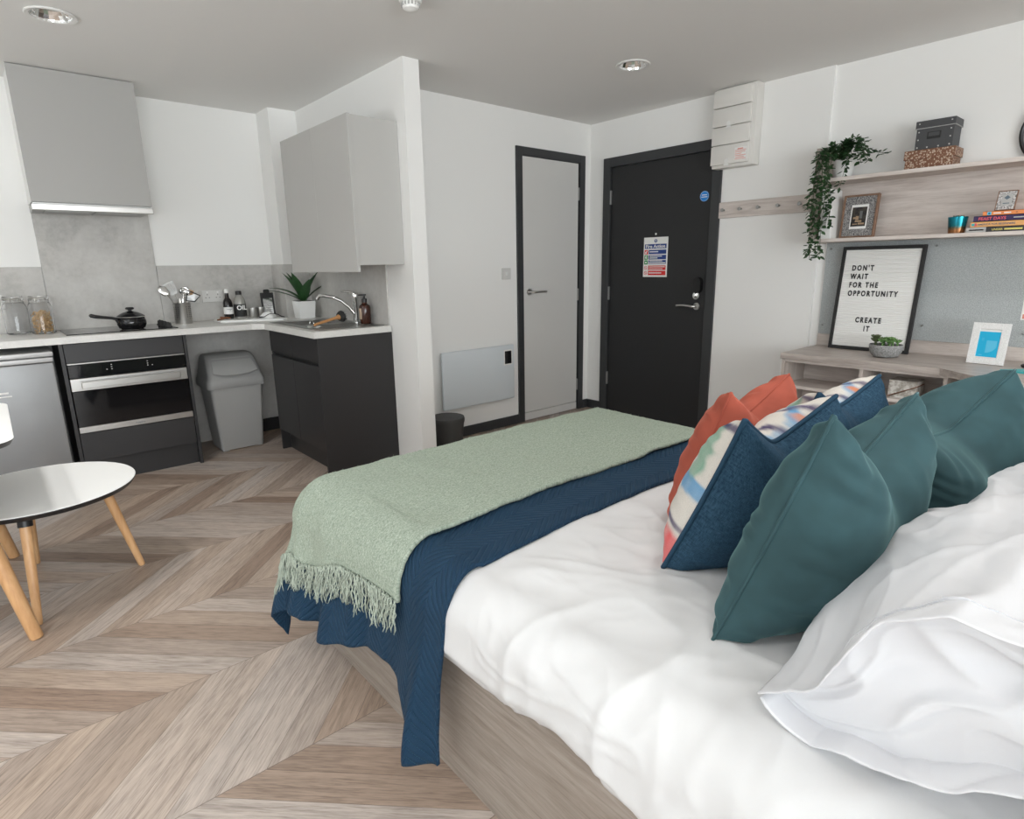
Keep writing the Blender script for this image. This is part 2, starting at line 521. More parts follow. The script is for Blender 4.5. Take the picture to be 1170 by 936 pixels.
def m_floral():
    m, nt, p = newmat('brown_floral_paper'); N = NT(nt)
    co = N.obj()
    v = N.n('ShaderNodeTexVoronoi', feature='F1'); N.l(N.mapv(co, (1, 1, 1)), v.inputs['Vector']); v.inputs['Scale'].default_value = 95
    n = N.noise(co, 120, 3, .6)
    d = N.m('ADD', v.outputs['Distance'], N.m('MULTIPLY', N.m('SUBTRACT', n, .5), .9))
    N.l(N.ramp(d, [(.10, (.20, .10, .06)), (.26, (.62, .53, .44)), (.36, (.40, .26, .17)), (.46, (.17, .075, .04))]), p.inputs['Base Color'])
    p.inputs['Roughness'].default_value = .6
    return m
M['floral'] = m_floral()
def m_speckle(name, lo, hi, scale):
    m, nt, p = newmat(name); N = NT(nt)
    n = N.noise(N.obj(), scale, 3, .7)
    N.l(N.ramp(n, [(.42, lo), (.58, hi)]), p.inputs['Base Color']); p.inputs['Roughness'].default_value = .6
    return m
M['mat_pattern'] = m_speckle('grey_mosaic_mat', (.06, .06, .065), (.36, .35, .34), 190)
M['mat_print'] = m_speckle('pale_printed_mat', (.16, .16, .16), (.62, .61, .60), 110)
M['white_frame'] = m_speckle('white_glitter_frame', (.68, .68, .67), (.84, .84, .83), 300)
M['weathered'] = m_speckle('weathered_white_wood', (.33, .30, .26), (.62, .60, .56), 24)
M['photo_dark'] = m_speckle('dark_photograph', (.008, .008, .009), (.05, .04, .032), 30)
M['photo_warm'] = plain('photo_warm', (.35, .24, .15), .5)
M['photo_pale'] = plain('photo_pale', (.60, .55, .47), .5)
M['photo_smoke'] = plain('photo_smoke', (.12, .125, .125), .5)

def m_copper_teal():
    m, nt, p = newmat('teal_to_copper_glaze'); N = NT(nt)
    X, Y, Z = N.xyz(N.obj())
    n = N.noise(N.obj(), 140, 3)
    h = N.m('ADD', N.m('DIVIDE', Z, .085), N.m('MULTIPLY', N.m('SUBTRACT', n, .5), .25))
    N.l(N.ramp(h, [(.22, (.30, .13, .05)), (.36, (.10, .10, .06)), (.46, (.01, .16, .20)), (.9, (.01, .24, .32))]), p.inputs['Base Color'])
    p.inputs['Roughness'].default_value = .18; p.inputs['Metallic'].default_value = .7
    return m
M['copper_teal'] = m_copper_teal()

# ================================================================== THE ROOM
CH = 2.39            # ceiling height
XB = 4.0             # black-door wall
YA = 3.57            # white-door wall
YK = 4.84            # kitchen wall
XL, YR = -3.4, -4.6 # left and rear walls (behind the photographer)
bm = B(); box(bm, XL - .1, XB + .12, YR - .1, YK + .1, -.06, 0); struct('floor', bm, M['floor'])
DL = ((.425, 3.60), (3.045, 2.40))
def holed_slab(bm, x0, x1, y0, y1, z0, z1, holes, r, n=40):
    """slab with round recesses: one square cell with a hole per lamp, plain boxes elsewhere"""
    s = r * 1.5
    xs = sorted({x0, x1} | {h[0] + k * s for h in holes for k in (-1, 1)}); ys = sorted({y0, y1} | {h[1] + k * s for h in holes for k in (-1, 1)})
    for a, b in zip(xs, xs[1:]):
        for c, d in zip(ys, ys[1:]):
            hit = [h for h in holes if a < h[0] < b and c < h[1] < d]
            if not hit:
                bm.faces.new([bm.verts.new(p) for p in ((a, c, z0), (a, d, z0), (b, d, z0), (b, c, z0))]); continue
            hx, hy = hit[0]
            ci = [(hx + r * math.cos(2 * PI * i / n), hy + r * math.sin(2 * PI * i / n)) for i in range(n)]
            sq = []
            for px_, py_ in ci:
                dx, dy = px_ - hx, py_ - hy; k = s / max(abs(dx), abs(dy)); sq.append((hx + dx * k, hy + dy * k))
            A = [bm.verts.new((*p, z0)) for p in ci]; S = [bm.verts.new((*p, z0)) for p in sq]; U = [bm.verts.new((*p, z1)) for p in ci]
            for i in range(n):
                j = (i + 1) % n
                bm.faces.new((A[i], S[i], S[j], A[j])); bm.faces.new((A[i], A[j], U[j], U[i]))
            bm.faces.new(U)
    bm.faces.new([bm.verts.new(p) for p in ((x0, y0, z1 + .005), (x1, y0, z1 + .005), (x1, y1, z1 + .005), (x0, y1, z1 + .005))])
bm = B(); holed_slab(bm, XL - .1, XB + .12, YR - .1, YK + .1, CH, CH + .06, DL, .082)
bmesh.ops.remove_doubles(bm, verts=bm.verts, dist=1e-6); struct('ceiling', bm, M['ceiling'])
# kitchen wall, partition, corner column
bm = B(); box(bm, XL - .1, 2.03, YK, YK + .1, 0, CH); struct('wall_kitchen', bm, M['wall'])
bm = B(); box(bm, 1.925, 2.03, 3.095, YK, 0, CH); struct('wall_partition', bm, M['wall'])
bm = B(); box(bm, 1.725, 1.925, 4.60, YK, 0, CH); struct('wall_column', bm, M['wall'])
# white-door wall (wall_back) with its opening
WD0, WD1, WDT = 3.160, 3.928, 2.142
bm = B(); box(bm, 2.03, WD0 + .01, YA, YA + .1, 0, CH); box(bm, WD1 - .01, XB + .12, YA, YA + .1, 0, CH); box(bm, WD0 + .01, WD1 - .01, YA, YA + .1, WDT - .01, CH)
struct('wall_back', bm, M['wall'])
# black-door wall (wall_right): opening, plus a slightly recessed length behind the desk
BD0, BD1, BDT = 2.345, 3.412, 2.105
bm = B()
box(bm, XB, XB + .12, BD1 - .01, YA, 0, CH); box(bm, XB, XB + .12, 1.655, BD0 + .01, 0, CH); box(bm, XB, XB + .12, BD0 + .01, BD1 - .01, BDT - .01, CH)
box(bm, XB + .022, XB + .12, YR - .1, 1.655, 0, CH)
struct('wall_right', bm, M['wall'])
# window walls behind the photographer
def window_wall(name, axis, at, a0, a1, w0, w1, z0, z1, mat):
    bm = B()
    def bx(p0, p1, q0, q1):
        if axis == 'x': box(bm, at - .1, at, p0, p1, q0, q1)
        else: box(bm, p0, p1, at - .1, at, q0, q1)
    bx(a0, w0, 0, CH); bx(w1, a1, 0, CH); bx(w0, w1, 0, z0); bx(w0, w1, z1, CH)
    struct(name, bm, mat)
WL = (-.4, 3.0, .55, 2.2); WR = (-3.2, 1.6, .35, 2.3)
window_wall('wall_left', 'x', XL, YR - .1, YK, WL[0], WL[1], WL[2], WL[3], M['wall'])
window_wall('wall_rear', 'y', YR, XL, XB + .12, WR[0], WR[1], WR[2], WR[3], M['wall'])
bm = B()
for y0, y1 in ((WL[0], WL[0] + .06), (WL[1] - .06, WL[1]), (1.27, 1.33)): box(bm, XL - .08, XL - .03, y0, y1, WL[2], WL[3])
for z0, z1 in ((WL[2], WL[2] + .06), (WL[3] - .06, WL[3])): box(bm, XL - .079, XL - .031, WL[0], WL[1], z0, z1)
struct('window_1', bm, M['white'])
bm = B()
for x0, x1 in ((WR[0], WR[0] + .06), (WR[1] - .06, WR[1]), (-.83, -.77)): box(bm, x0, x1, YR - .08, YR - .03, WR[2], WR[3])
for z0, z1 in ((WR[2], WR[2] + .06), (WR[3] - .06, WR[3])): box(bm, WR[0], WR[1], YR - .079, YR - .031, z0, z1)
struct('window_2', bm, M['white'])

# skirting
bm = B(); box(bm, 2.03, WD0, YA - .016, YA, 0, .075, .003); box(bm, WD1, XB - .016, YA - .016, YA, 0, .075, .003); struct('baseboard_back', bm, M['dark'])
bm = B(); box(bm, XB - .016, XB, BD1, YA, 0, .075, .003); box(bm, XB - .016, XB, 1.66, BD0, 0, .075, .003); struct('baseboard_right', bm, M['dark'])
bm = B(); box(bm, 2.03, 2.046, 3.095, YA - .016, 0, .075, .003); struct('baseboard_partition', bm, M['dark'])
bm = B(); box(bm, 1.30, 1.725, YK - .03, YK - .012, 0, .10, .003); struct('baseboard_kitchen', bm, M['anthracite'])

# door_1: the pale door
d1 = link(bpy.data.objects.new('door_1', None)); d1.location = (3.5, YA, 0); d1['kind'] = 'structure'
bm = B()
FW = .062
box(bm, WD0, WD0 + FW, YA - .014, YA + .09, 0, WDT, .003); box(bm, WD1 - FW, WD1, YA - .014, YA + .09, 0, WDT, .003); box(bm, WD0 + FW, WD1 - FW, YA - .014, YA + .09, WDT - FW, WDT, .003)
box(bm, WD1 - FW - .022, WD1 - FW, YA + .02, YA + .085, 0, WDT - FW)
obj('door_frame', bm, M['dark'], d1)
bm = B(); box(bm, WD0 + FW + .002, WD1 - FW - .016, YA - .006, YA + .036, .075, WDT - FW - .004, .002); obj('door_leaf', bm, M['door_white'], d1)
bm = B(); box(bm, WD0 + FW + .002, WD1 - FW - .016, YA - .008, YA + .036, .008, .071, .003); obj('kick_plate', bm, M['door_white'], d1)
bm = B()
for z in (.23, 1.02, 1.84): box(bm, WD1 - FW - .017, WD1 - FW - .006, YA - .014, YA + .004, z - .05, z + .05, .002)
pieces('hinge', bm, M['dull_steel'], d1)
def lever(parent, base, nrm, along, mat, L=.125, curve=.0):
    base = Vector(base); nrm = Vector(nrm); along = Vector(along)
    h = B(); disc(h, base, .026, nrm, .008, 28)
    r = obj('handle', h, mat, parent, 'auto')
    h = B()
    p = [base + nrm * .006, base + nrm * .035, base + nrm * .046 + along * .012] + [base + nrm * (.048 - .004 * t) + along * (.012 + (L - .012) * t) + Vector((0, 0, curve * math.sin(t * PI * .9))) for t in (.25, .5, .75, 1.)]
    tube(h, p, [.009, .009, .0095, .0095, .009, .0085, .008], 12)
    obj('lever', h, mat, r, 'auto')
lever(d1, (3.285, YA - .006, 1.062), (0, -1, 0), (1, 0, 0), M['steel'], .155)

# door_2: the black entrance door
d2 = link(bpy.data.objects.new('door_2', None)); d2.location = (XB, 2.88, 0); d2['kind'] = 'structure'
bm = B(); FW = .072
box(bm, XB - .016, XB + .10, BD0, BD0 + FW, 0, BDT, .003); box(bm, XB - .016, XB + .10, BD1 - FW, BD1, 0, BDT, .003); box(bm, XB - .016, XB + .10, BD0 + FW, BD1 - FW, BDT - FW, BDT, .003)
box(bm, XB + .012, XB + .10, BD0 + FW, BD0 + FW + .014, 0, BDT - FW); box(bm, XB + .012, XB + .10, BD1 - FW - .014, BD1 - FW, 0, BDT - FW); box(bm, XB + .012, XB + .10, BD0 + FW, BD1 - FW, BDT - FW - .014, BDT - FW)
obj('door_frame', bm, M['dark'], d2)
bm = B(); box(bm, XB + .004, XB + .05, BD0 + FW + .003, BD1 - FW - .004, .006, BDT - FW - .004, .002); obj('door_leaf', bm, M['black_door'], d2)
bm = B()
for z in (.30, 1.03, 1.80): box(bm, XB - .012, XB + .006, BD1 - FW - .010, BD1 - FW + .006, z - .055, z + .055, .003)
pieces('hinge', bm, M['dull_steel'], d2)
lever(d2, (XB + .004, 2.492, .952), (-1, 0, 0), (0, 1, 0), M['steel'], .15, .006)
DX = XB + .004
bm = B()
pts = [(DX, 2.485 + .036 * math.cos(a), 1.085 + (.0 if a > PI else .045) + .036 * math.sin(a)) for a in [2 * PI * i / 32 for i in range(32)]]
a = [bm.verts.new(p) for p in pts]; b = [bm.verts.new((p[0] - .03, 2.485 + (p[1] - 2.485) * .85, p[2])) for p in pts]
bm.faces.new(a); bm.faces.new(b[::-1])
for i in range(32): bm.faces.new((a[i], a[(i + 1) % 32], b[(i + 1) % 32], b[i]))
lk = obj('lock_case', bm, M['gloss_black'], d2, 'auto')
bm = B(); disc(bm, (DX, 2.49, 1.032), .027, (-1, 0, 0), .024, 24); box(bm, DX - .044, DX - .02, 2.484, 2.496, 1.012, 1.052, .004); obj('thumb_turn', bm, M['chrome'], lk, 'auto')
bm = B(); box(bm, DX - .012, DX, 2.405, 2.413, .93, 1.06, .002); obj('strike_plate', bm, M['black'], d2)
bm = B(); disc(bm, (DX, 2.88, 1.492), .010, (-1, 0, 0), .006, 4); obj('peephole', bm, M['chrome'], d2)

# ================================================================== SIGNS AND FITTINGS ON THE WALLS
# fire notice on the black door
fx = DX - .001
t = thing('fire_notice', 'white, blue and red Fire Action notice on the black door', 'sign', (fx, 2.88, 1.165))
Y0, Y1, Z0, Z1 = 2.991, 2.768, 1.166, 1.468           # left edge is the larger y
bm = B(); box(bm, fx - .003, fx, Y1, Y0, Z0, Z1); obj('board', bm, M['paper'], t)
W_, H_ = Y0 - Y1, Z1 - Z0
def frect(bm, u0, u1, v0, v1, d=.0008, mi=0):
    box(bm, fx - .003 - d, fx - .003, Y0 - u1 * W_, Y0 - u0 * W_, Z1 - v1 * H_, Z1 - v0 * H_, mi=mi)
bm = B(); disc(bm, (fx - .003, 2.8795, Z1 - .092 * H_), .0135, (-1, 0, 0), .0008, 24)
for v0, v1, u0 in ((.17, .285, .05), (.315, .42, .215), (.445, .555, .215), (.575, .675, .215)): frect(bm, u0, .95, v0, v1)
pieces('blue_panel', bm, M['blue'], t)
bm = B()
for v0, v1, u0 in ((.71, .825, .215), (.845, .955, .215)): frect(bm, u0, .95, v0, v1)
frect(bm, .04, .19, .315, .425); pieces('red_panel', bm, M['red'], t)
bm = B(); frect(bm, .04, .185, .445, .56); frect(bm, .04, .185, .575, .68); pieces('green_panel', bm, M['green'], t)
bm = B()
text_mesh(bm, 'Fire Action', .036, wallB(fx - .0045, Y0 - .085 * W_, Z1 - .267 * H_) @ Matrix.Diagonal((1.12, 1, 1, 1)), .0003, bold=.0008)
frect(bm, .487, .513, .062, .105, .0016); frect(bm, .487, .513, .113, .125, .0016)
for u0, u1, v0, v1 in ((.26, .62, .35, .375), (.26, .78, .465, .485), (.26, .6, .51, .53), (.26, .80, .585, .605), (.235, .93, .632, .66), (.25, .92, .735, .752), (.25, .82, .785, .80), (.25, .78, .885, .91),
                       (.075, .10, .36, .41), (.10, .13, .34, .41), (.15, .165, .33, .36), (.08, .10, .475, .53), (.11, .14, .46, .54), (.085, .14, .61, .65)):
    frect(bm, u0, u1, v0, v1, .0016)
obj('lettering', bm, M['paper'], t)
bm = B()
for vc in (.765, .90):
    c = Vector((fx - .0045, Y0 - .11 * W_, Z1 - vc * H_))
    tube(bm, [c + Vector((0, .0125 * math.cos(q), .0125 * math.sin(q))) for q in [2 * PI * i / 20 for i in range(20)]], .0016, 5, True)
    tube(bm, [c + Vector((0, .009, .009)), c + Vector((0, -.009, -.009))], .0015, 5)
pieces('prohibition_ring', bm, M['red'], t)
# blue disc
t = thing('fire_door_disc', 'small round blue sticker high on the black door', 'sticker', (fx, 2.478, 1.70))
bm = B(); disc(bm, (fx + .0005, 2.478, 1.733), .036, (-1, 0, 0), .002, 36); obj('disc', bm, M['disc_blue'], t)
bm = B()
for i, w in enumerate((.040, .048)): box(bm, fx - .0022, fx - .0012, 2.478 - w / 2, 2.478 + w / 2, 1.739 - i * .014, 1.744 - i * .014)
tube(bm, [Vector((fx - .0015, 2.478 + .033 * math.cos(q), 1.733 + .033 * math.sin(q))) for q in [2 * PI * i / 32 for i in range(32)]], .0008, 4, True)
obj('lettering', bm, M['paper'], t)

# consumer unit
t = thing('consumer_unit', 'white ribbed fuse box high on the wall above the coat rail', 'fuse box', (XB, 2.23, 1.89))
bm = B(); box(bm, XB - .085, XB, 2.085, 2.383, 1.892, 2.388, .006); obj('case', bm, M['cream_plastic'], t, 'auto')
bm = B()
zz = [2.375, 2.262, 2.145, 2.03, 1.905]
for i in range(4): box(bm, XB - .108, XB - .084, 2.112, 2.380, zz[i + 1] + .006, zz[i], .003)
pieces('cover', bm, M['cream_plastic'], t, 'auto')
bm = B()
for z in (2.165, 1.93):
    disc(bm, (XB - .107, 2.262, z), .014, (-1, 0, 0), .003, 20); box(bm, XB - .1095, XB - .106, 2.245, 2.279, z - .028, z - .014, .002)
pieces('catch', bm, M['white'], t)
bm = B(); box(bm, XB - .1092, XB - .1078, 2.12, 2.205, 1.928, 2.005); st = obj('warning_label', bm, M['paper'], t)
bm = B()
for i, (u0, u1) in enumerate(((.25, .70), (.05, .95), (.05, .90), (.05, .60), (.05, .95), (.1, .8), (.05, .95))):
    z = 1.998 - i * .0105
    box(bm, XB - .1100, XB - .109, 2.205 - u1 * .085, 2.205 - u0 * .085, z - (.0065 if i == 0 else .0035), z)
obj('print', bm, M['sticker_red'], st)

# coat rail
t = thing('coat_rail', 'grey oak coat rail with small metal pegs between the black door and shelf', 'coat rail', (XB, 2.0, 1.57))
bm = B(); box(bm, XB - .02, XB, 1.66, 2.345, 1.570, 1.675, .002); obj('board', bm, M['oak'], t)
for y in (2.305, 2.178, 2.048, 1.915, 1.775):
    bm = B(); lathe(bm, [(.007, 0), (.006, .018), (.011, .022), (.0125, .028), (.010, .033), (1e-4, .034)], (XB - .02, y, 1.622), 16, Matrix.Rotation(-PI / 2, 3, 'Y')); obj('peg', bm, M['dull_steel'], t, 'auto')

# light switch
t = thing('light_switch', 'grey plate light switch left of the pale door', 'switch', (3.05, YA, 1.20))
bm = B(); box(bm, 3.005, 3.092, YA - .009, YA, 1.167, 1.252, .002); obj('plate', bm, M['door_white'], t)
bm = B(); hexa(bm, [(3.040, YA - .012, 1.196), (3.040, YA - .018, 1.224), (3.040, YA - .008, 1.196), (3.040, YA - .008, 1.224), (3.056, YA - .012, 1.196), (3.056, YA - .018, 1.224), (3.056, YA - .008, 1.196), (3.056, YA - .008, 1.224)]); obj('rocker', bm, M['white'], t)

# panel heater
t = thing('panel_heater', 'pale blue-white glass panel heater low on the wall', 'heater', (2.72, YA, .23))
bm = B(); box(bm, 2.384, 3.072, YA - .060, YA - .035, .238, .668, .010, 3); obj('panel', bm, M['heater'], t, 'auto')
bm = B(); box(bm, 2.42, 3.085, YA - .035, YA - .0, .27, .64, .004); obj('back_box', bm, M['white'], t)
bm = B(); box(bm, 2.962, 3.045, YA - .0625, YA - .059, .512, .632, .004); dsp = obj('display_surround', bm, M['white'], t)
bm = B(); box(bm, 2.970, 3.037, YA - .0645, YA - .061, .522, .622, .003); obj('display', bm, M['gloss_black'], dsp)
bm = B(); box(bm, 3.078, 3.09, YA - .035, YA - .008, .40, .475, .002); obj('rating_plate', bm, M['grey_paper'], t)

# waste bin behind the partition
t = thing('waste_bin', 'small charcoal pedal bin on the floor below the panel heater', 'bin', (2.31, 3.37, 0))
bm = B(); lathe(bm, [(.112, 0), (.118, .012), (.118, .035), (.103, .045), (.112, .15), (.118, .2), (.118, .205)], (2.31, 3.37, 0), 36); obj('bucket', bm, M['waste'], t, 'auto')
bm = B(); lathe(bm, [(.122, .205), (.124, .225), (.119, .24), (.05, .247), (1e-4, .248)], (2.31, 3.37, 0), 36); obj('lid', bm, M['waste'], t, 'auto')
bm = B(); box(bm, 2.27, 2.35, 3.215, 3.262, .012, .03, .004); obj('pedal', bm, M['waste'], t)

# downlights and detector
def downlight(x, y, label, grp):
    t = thing('downlight', label, 'ceiling light', (x, y, CH), grp)
    bm = B(); lathe(bm, [(.078, .0), (.098, -.001), (.100, -.005), (.096, -.008), (.080, -.006), (.078, 0)], (x, y, CH), 40, cap=False); obj('rim', bm, M['white'], t, 'auto')
    bm = B(); lathe(bm, [(.080, -.005), (.0775, .004), (.070, .020), (.062, .034)], (x, y, CH), 24, cap=False); obj('reflector', bm, M['chrome'], t)
    bm = B(); disc(bm, (x, y, CH + .034), .064, (0, 0, 1), .004, 36); obj('lens', bm, M['grey_paper'], t)
downlight(.425, 3.60, 'recessed round downlight in the ceiling in front of the cooker hood', 'ceiling downlights')
downlight(3.045, 2.40, 'recessed round downlight in the ceiling in front of the black door', 'ceiling downlights')
t = thing('smoke_detector', 'white domed smoke detector on the ceiling at the top edge', 'smoke detector', (1.58, 2.45, CH))
bm = B(); lathe(bm, [(.05, 0), (.05, -.012), (.046, -.020), (.036, -.022)], (1.58, 2.45, CH), 36); obj('base', bm, M['white'], t, 'auto')
bm = B(); lathe(bm, [(.036, -.020), (.038, -.030), (.032, -.044), (.018, -.052), (1e-4, -.054)], (1.58, 2.45, CH), 36); obj('dome', bm, M['white'], t, 'auto')
bm = B()
for i in range(16):
    q = 2 * PI * i / 16; c = Vector((1.58 + .037 * math.cos(q), 2.45 + .037 * math.sin(q), CH - .029)); box(bm, c.x - .003, c.x + .003, c.y - .003, c.y + .003, c.z - .006, c.z + .006)
obj('vent', bm, M['grey_paper'], t)

# ================================================================== KITCHEN
WT0, WT1 = .870, .908
YF = 4.275           # fronts of the units
# backsplash panels (fixed to the wall)
bm = B(); box(bm, XL, .288, YK - .011, YK, WT1, 1.306, .001); box(bm, .925, 1.725, YK - .011, YK, WT1, 1.306, .001); box(bm, .291, .922, YK - .012, YK, WT1, 1.66, .001)
box(bm, 1.714, 1.725, 4.60, YK - .011, WT1, 1.306, .001); box(bm, 1.714, 1.925, 4.589, 4.60, WT1, 1.306, .001); box(bm, 1.914, 1.925, 3.405, 4.589, WT1, 1.306, .001)
o = struct('wall_splashback', bm, M['concrete'])
bm = B(); box(bm, .927, 1.725, YK - .012, YK, .0, WT0, 0); o = struct('wall_lining', bm, M['concrete'])

# worktop with the sink cut-out
SX0, SX1, SY0, SY1 = 1.50, 1.845, 3.80, 4.16      # bowl opening
bm = B()
prism(bm, [(XL, 4.245), (1.335, 4.245), (1.400, 4.195), (1.400, SY1), (1.925, SY1), (1.925, 4.589), (1.714, 4.589), (1.714, YK - .012), (XL, YK - .012)], WT0, WT1)
box(bm, 1.400, SX0, SY0, SY1, WT0, WT1); box(bm, SX1, 1.914, SY0, SY1, WT0, WT1); box(bm, 1.400, 1.914, 3.375, SY0, WT0, WT1)
single('worktop', bm, M['worktop'], 'pale stone-effect L-shaped worktop running over the oven and sink units', 'worktop', (0, 4.5, WT0))

# fridge
t = thing('fridge', 'silver undercounter fridge left of the oven', 'fridge', (-.05, 4.55, 0))
bm = B(); box(bm, -.34, .222, YF + .05, YK - .04, .02, .80); obj('body', bm, M['fridge'], t)
bm = B(); box(bm, -.34, .228, YF - .005, YF + .045, .05, .772, .008, 3); dr = obj('door', bm, M['fridge'], t, 'auto')
bm = B(); box(bm, -.34, .228, YF - .012, YF + .02, .775, .800, .004); obj('handle', bm, M['fridge_light'], dr, 'auto')
bm = B(); box(bm, -.345, .232, YF - .005, YK - .04, .806, .832, .004); obj('top', bm, M['fridge_light'], t, 'auto')
bm = B(); box(bm, -.08, .016, YF - .0062, YF - .004, .600, .606); box(bm, -.08, .004, YF - .0062, YF - .004, .618, .628); obj('badge', bm, M['paper'], dr)
bm = B(); box(bm, -.32, .21, YF + .06, YF + .10, 0, .05); obj('plinth', bm, M['black'], t)

# oven housing
t = thing('oven_housing', 'anthracite base unit holding the built-in oven under the hob', 'cabinet', (.59, 4.55, 0))
for x0 in (.262, .908):
    bm = B(); box(bm, x0, x0 + .019, YF, YK - .03, 0, WT0, .001); obj('side_panel', bm, M['anthracite'], t)
bm = B(); box(bm, .284, .905, YF + .002, YF + .022, .752, .864, .0015); obj('top_fascia', bm, M['anthracite'], t)
bm = B(); box(bm, .284, .905, YF + .002, YF + .022, .150, .328, .0015); obj('bottom_fascia', bm, M['anthracite'], t)
bm = B(); box(bm, .281, .908, YF + .045, YF + .062, 0, .15); obj('plinth', bm, M['anthracite'], t)
bm = B(); box(bm, .281, .908, YK - .06, YK - .04, .15, WT0); box(bm, .281, .908, YF + .03, YK - .06, .15, .168); obj('carcass', bm, M['anthracite'], t)
# oven
t = thing('oven', 'built-in steel and black glass oven with a bar handle', 'oven', (.59, 4.5, .335))
OX0, OX1 = .286, .903
bm = B(); box(bm, OX0 + .02, OX1 - .02, YF + .03, YF + .5, .335, .745); obj('cavity', bm, M['black'], t)
bm = B(); box(bm, OX0, OX1, YF - .006, YF + .026, .664, .742, .002); cp = obj('control_panel', bm, M['gloss_black'], t)
bm = B()
for x in (.475, .50, .69, .715):
    for k in range(3 if x in (.50, .69) else 1): box(bm, x - .0035, x + .0035, YF - .0068, YF - .0058, .697 + k * .013, .702 + k * .013)
pieces('symbol', bm, M['grey_paper'], cp)
bm = B(); box(bm, OX0, OX1, YF - .008, YF + .024, .744, .7505, .001); obj('trim_strip', bm, M['steel'], t)
bm = B(); box(bm, OX0, OX1, YF - .008, YF + .026, .370, .584, .002); dr = obj('door', bm, M['gloss_black'], t)
bm = B(); box(bm, OX0, OX1, YF - .010, YF + .026, .586, .660, .002); obj('door_band', bm, M['steel'], dr)
bm = B(); box(bm, OX0, OX1, YF - .010, YF + .026, .332, .368, .002); lo = obj('lower_strip', bm, M['steel'], dr)
bm = B(); text_mesh(bm, 'Hotpoint', .014, wallA(.575, YF - .0104, .345), .0003); obj('lettering', bm, M['slate_ink'], lo)
bm = B(); box(bm, .335, .855, YF - .052, YF - .034, .603, .643, .003)
for x in (.345, .835): box(bm, x, x + .012, YF - .04, YF - .008, .607, .639, .001)
obj('handle', bm, M['steel'], dr)

# hob
t = thing('hob', 'black glass electric hob with side knobs set in the worktop', 'hob', (.6, 4.56, WT1))
bm = B(); box(bm, .315, .905, 4.34, 4.775, WT1 - .003, WT1 + .006, .002); obj('glass', bm, M['gloss_black'], t)
bm = B()
for cx, cy, r in ((.45, 4.45, .085), (.45, 4.66, .07), (.67, 4.45, .07), (.67, 4.66, .085)):
    tube(bm, [Vector((cx + r * math.cos(q), cy + r * math.sin(q), WT1 + .0058)) for q in [2 * PI * i / 40 for i in range(40)]], .0008, 4, True)
pieces('ring_marking', bm, M['dull_steel'], t)
for y in (4.42, 4.505, 4.59, 4.675):
    bm = B(); lathe(bm, [(.021, 0), (.021, .004), (.016, .006), (.015, .024), (.012, .028), (1e-4, .028)], (.868, y, WT1 + .006), 24); box(bm, .8655, .8705, y - .014, y + .014, WT1 + .03, WT1 + .038, .001); obj('knob', bm, M['soft_black'], t, 'auto')
# saucepan
px, py, pz = .672, 4.47, WT1 + .006
t = thing('saucepan', 'black lidded saucepan standing on the hob', 'saucepan', (px, py, pz))
bm = B(); lathe(bm, [(.058, 0), (.072, .008), (.081, .03), (.081, .05), (.074, .068), (.078, .074)], (px, py, pz), 40); obj('pan', bm, M['gloss_black'], t, 'auto')
bm = B(); lathe(bm, [(.080, .074), (.081, .078), (.070, .088), (.045, .102), (.02, .110), (.008, .112)], (px, py, pz), 40); ld = obj('lid', bm, M['gloss_black'], t, 'auto')
bm = B(); lathe(bm, [(.078, .0735), (.0825, .0745), (.083, .077), (.080, .079)], (px, py, pz), 40, cap=False); obj('rim', bm, M['steel'], ld, 'auto')
bm = B(); lathe(bm, [(.010, .110), (.010, .118), (.024, .124), (.025, .130), (.018, .136), (1e-4, .137)], (px, py, pz), 28); obj('knob', bm, M['black'], ld, 'auto')
bm = B(); tube(bm, [(px - .072, py - .01, pz + .045), (px - .085, py - .012, pz + .068), (px - .105, py - .015, pz + .075), (px - .15, py - .02, pz + .082), (px - .19, py - .028, pz + .09), (px - .212, py - .033, pz + .097), (px - .22, py - .035, pz + .10)], [.010, .010, .009, .0095, .0115, .012, .006], 12); obj('handle', bm, M['black'], t, 'auto')

# cooker hood in its cabinet
t = thing('hood_cabinet', 'pale grey cooker hood cabinet reaching the ceiling', 'cabinet', (.58, 4.65, 1.66))
HX0, HX1, HY = .283, .888, 4.50
bm = B(); box(bm, HX0 + .004, HX1, HY + .02, YK, 1.672, CH - .002); obj('carcass', bm, M['white'], t)
bm = B(); box(bm, HX0, HX1, HY, HY + .019, 1.668, CH - .004, .001); obj('door', bm, M['hood_grey'], t)
t = thing('cooker_hood', 'slim steel extractor under the pale grey hood cabinet', 'extractor hood', (.58, 4.65, 1.61))
bm = B(); box(bm, HX0 + .005, HX1 - .005, HY + .01, YK - .005, 1.628, 1.666); obj('body', bm, M['dull_steel'], t)
bm = B(); box(bm, HX0 - .004, HX1 + .002, HY - .022, HY + .015, 1.622, 1.656, .003); obj('visor', bm, M['steel'], t)
bm = B()
for i in range(2): box(bm, HX0 + .06 + i * .25, HX0 + .29 + i * .25, HY + .05, YK - .08, 1.622, 1.629)
pieces('filter', bm, M['dull_steel'], t)

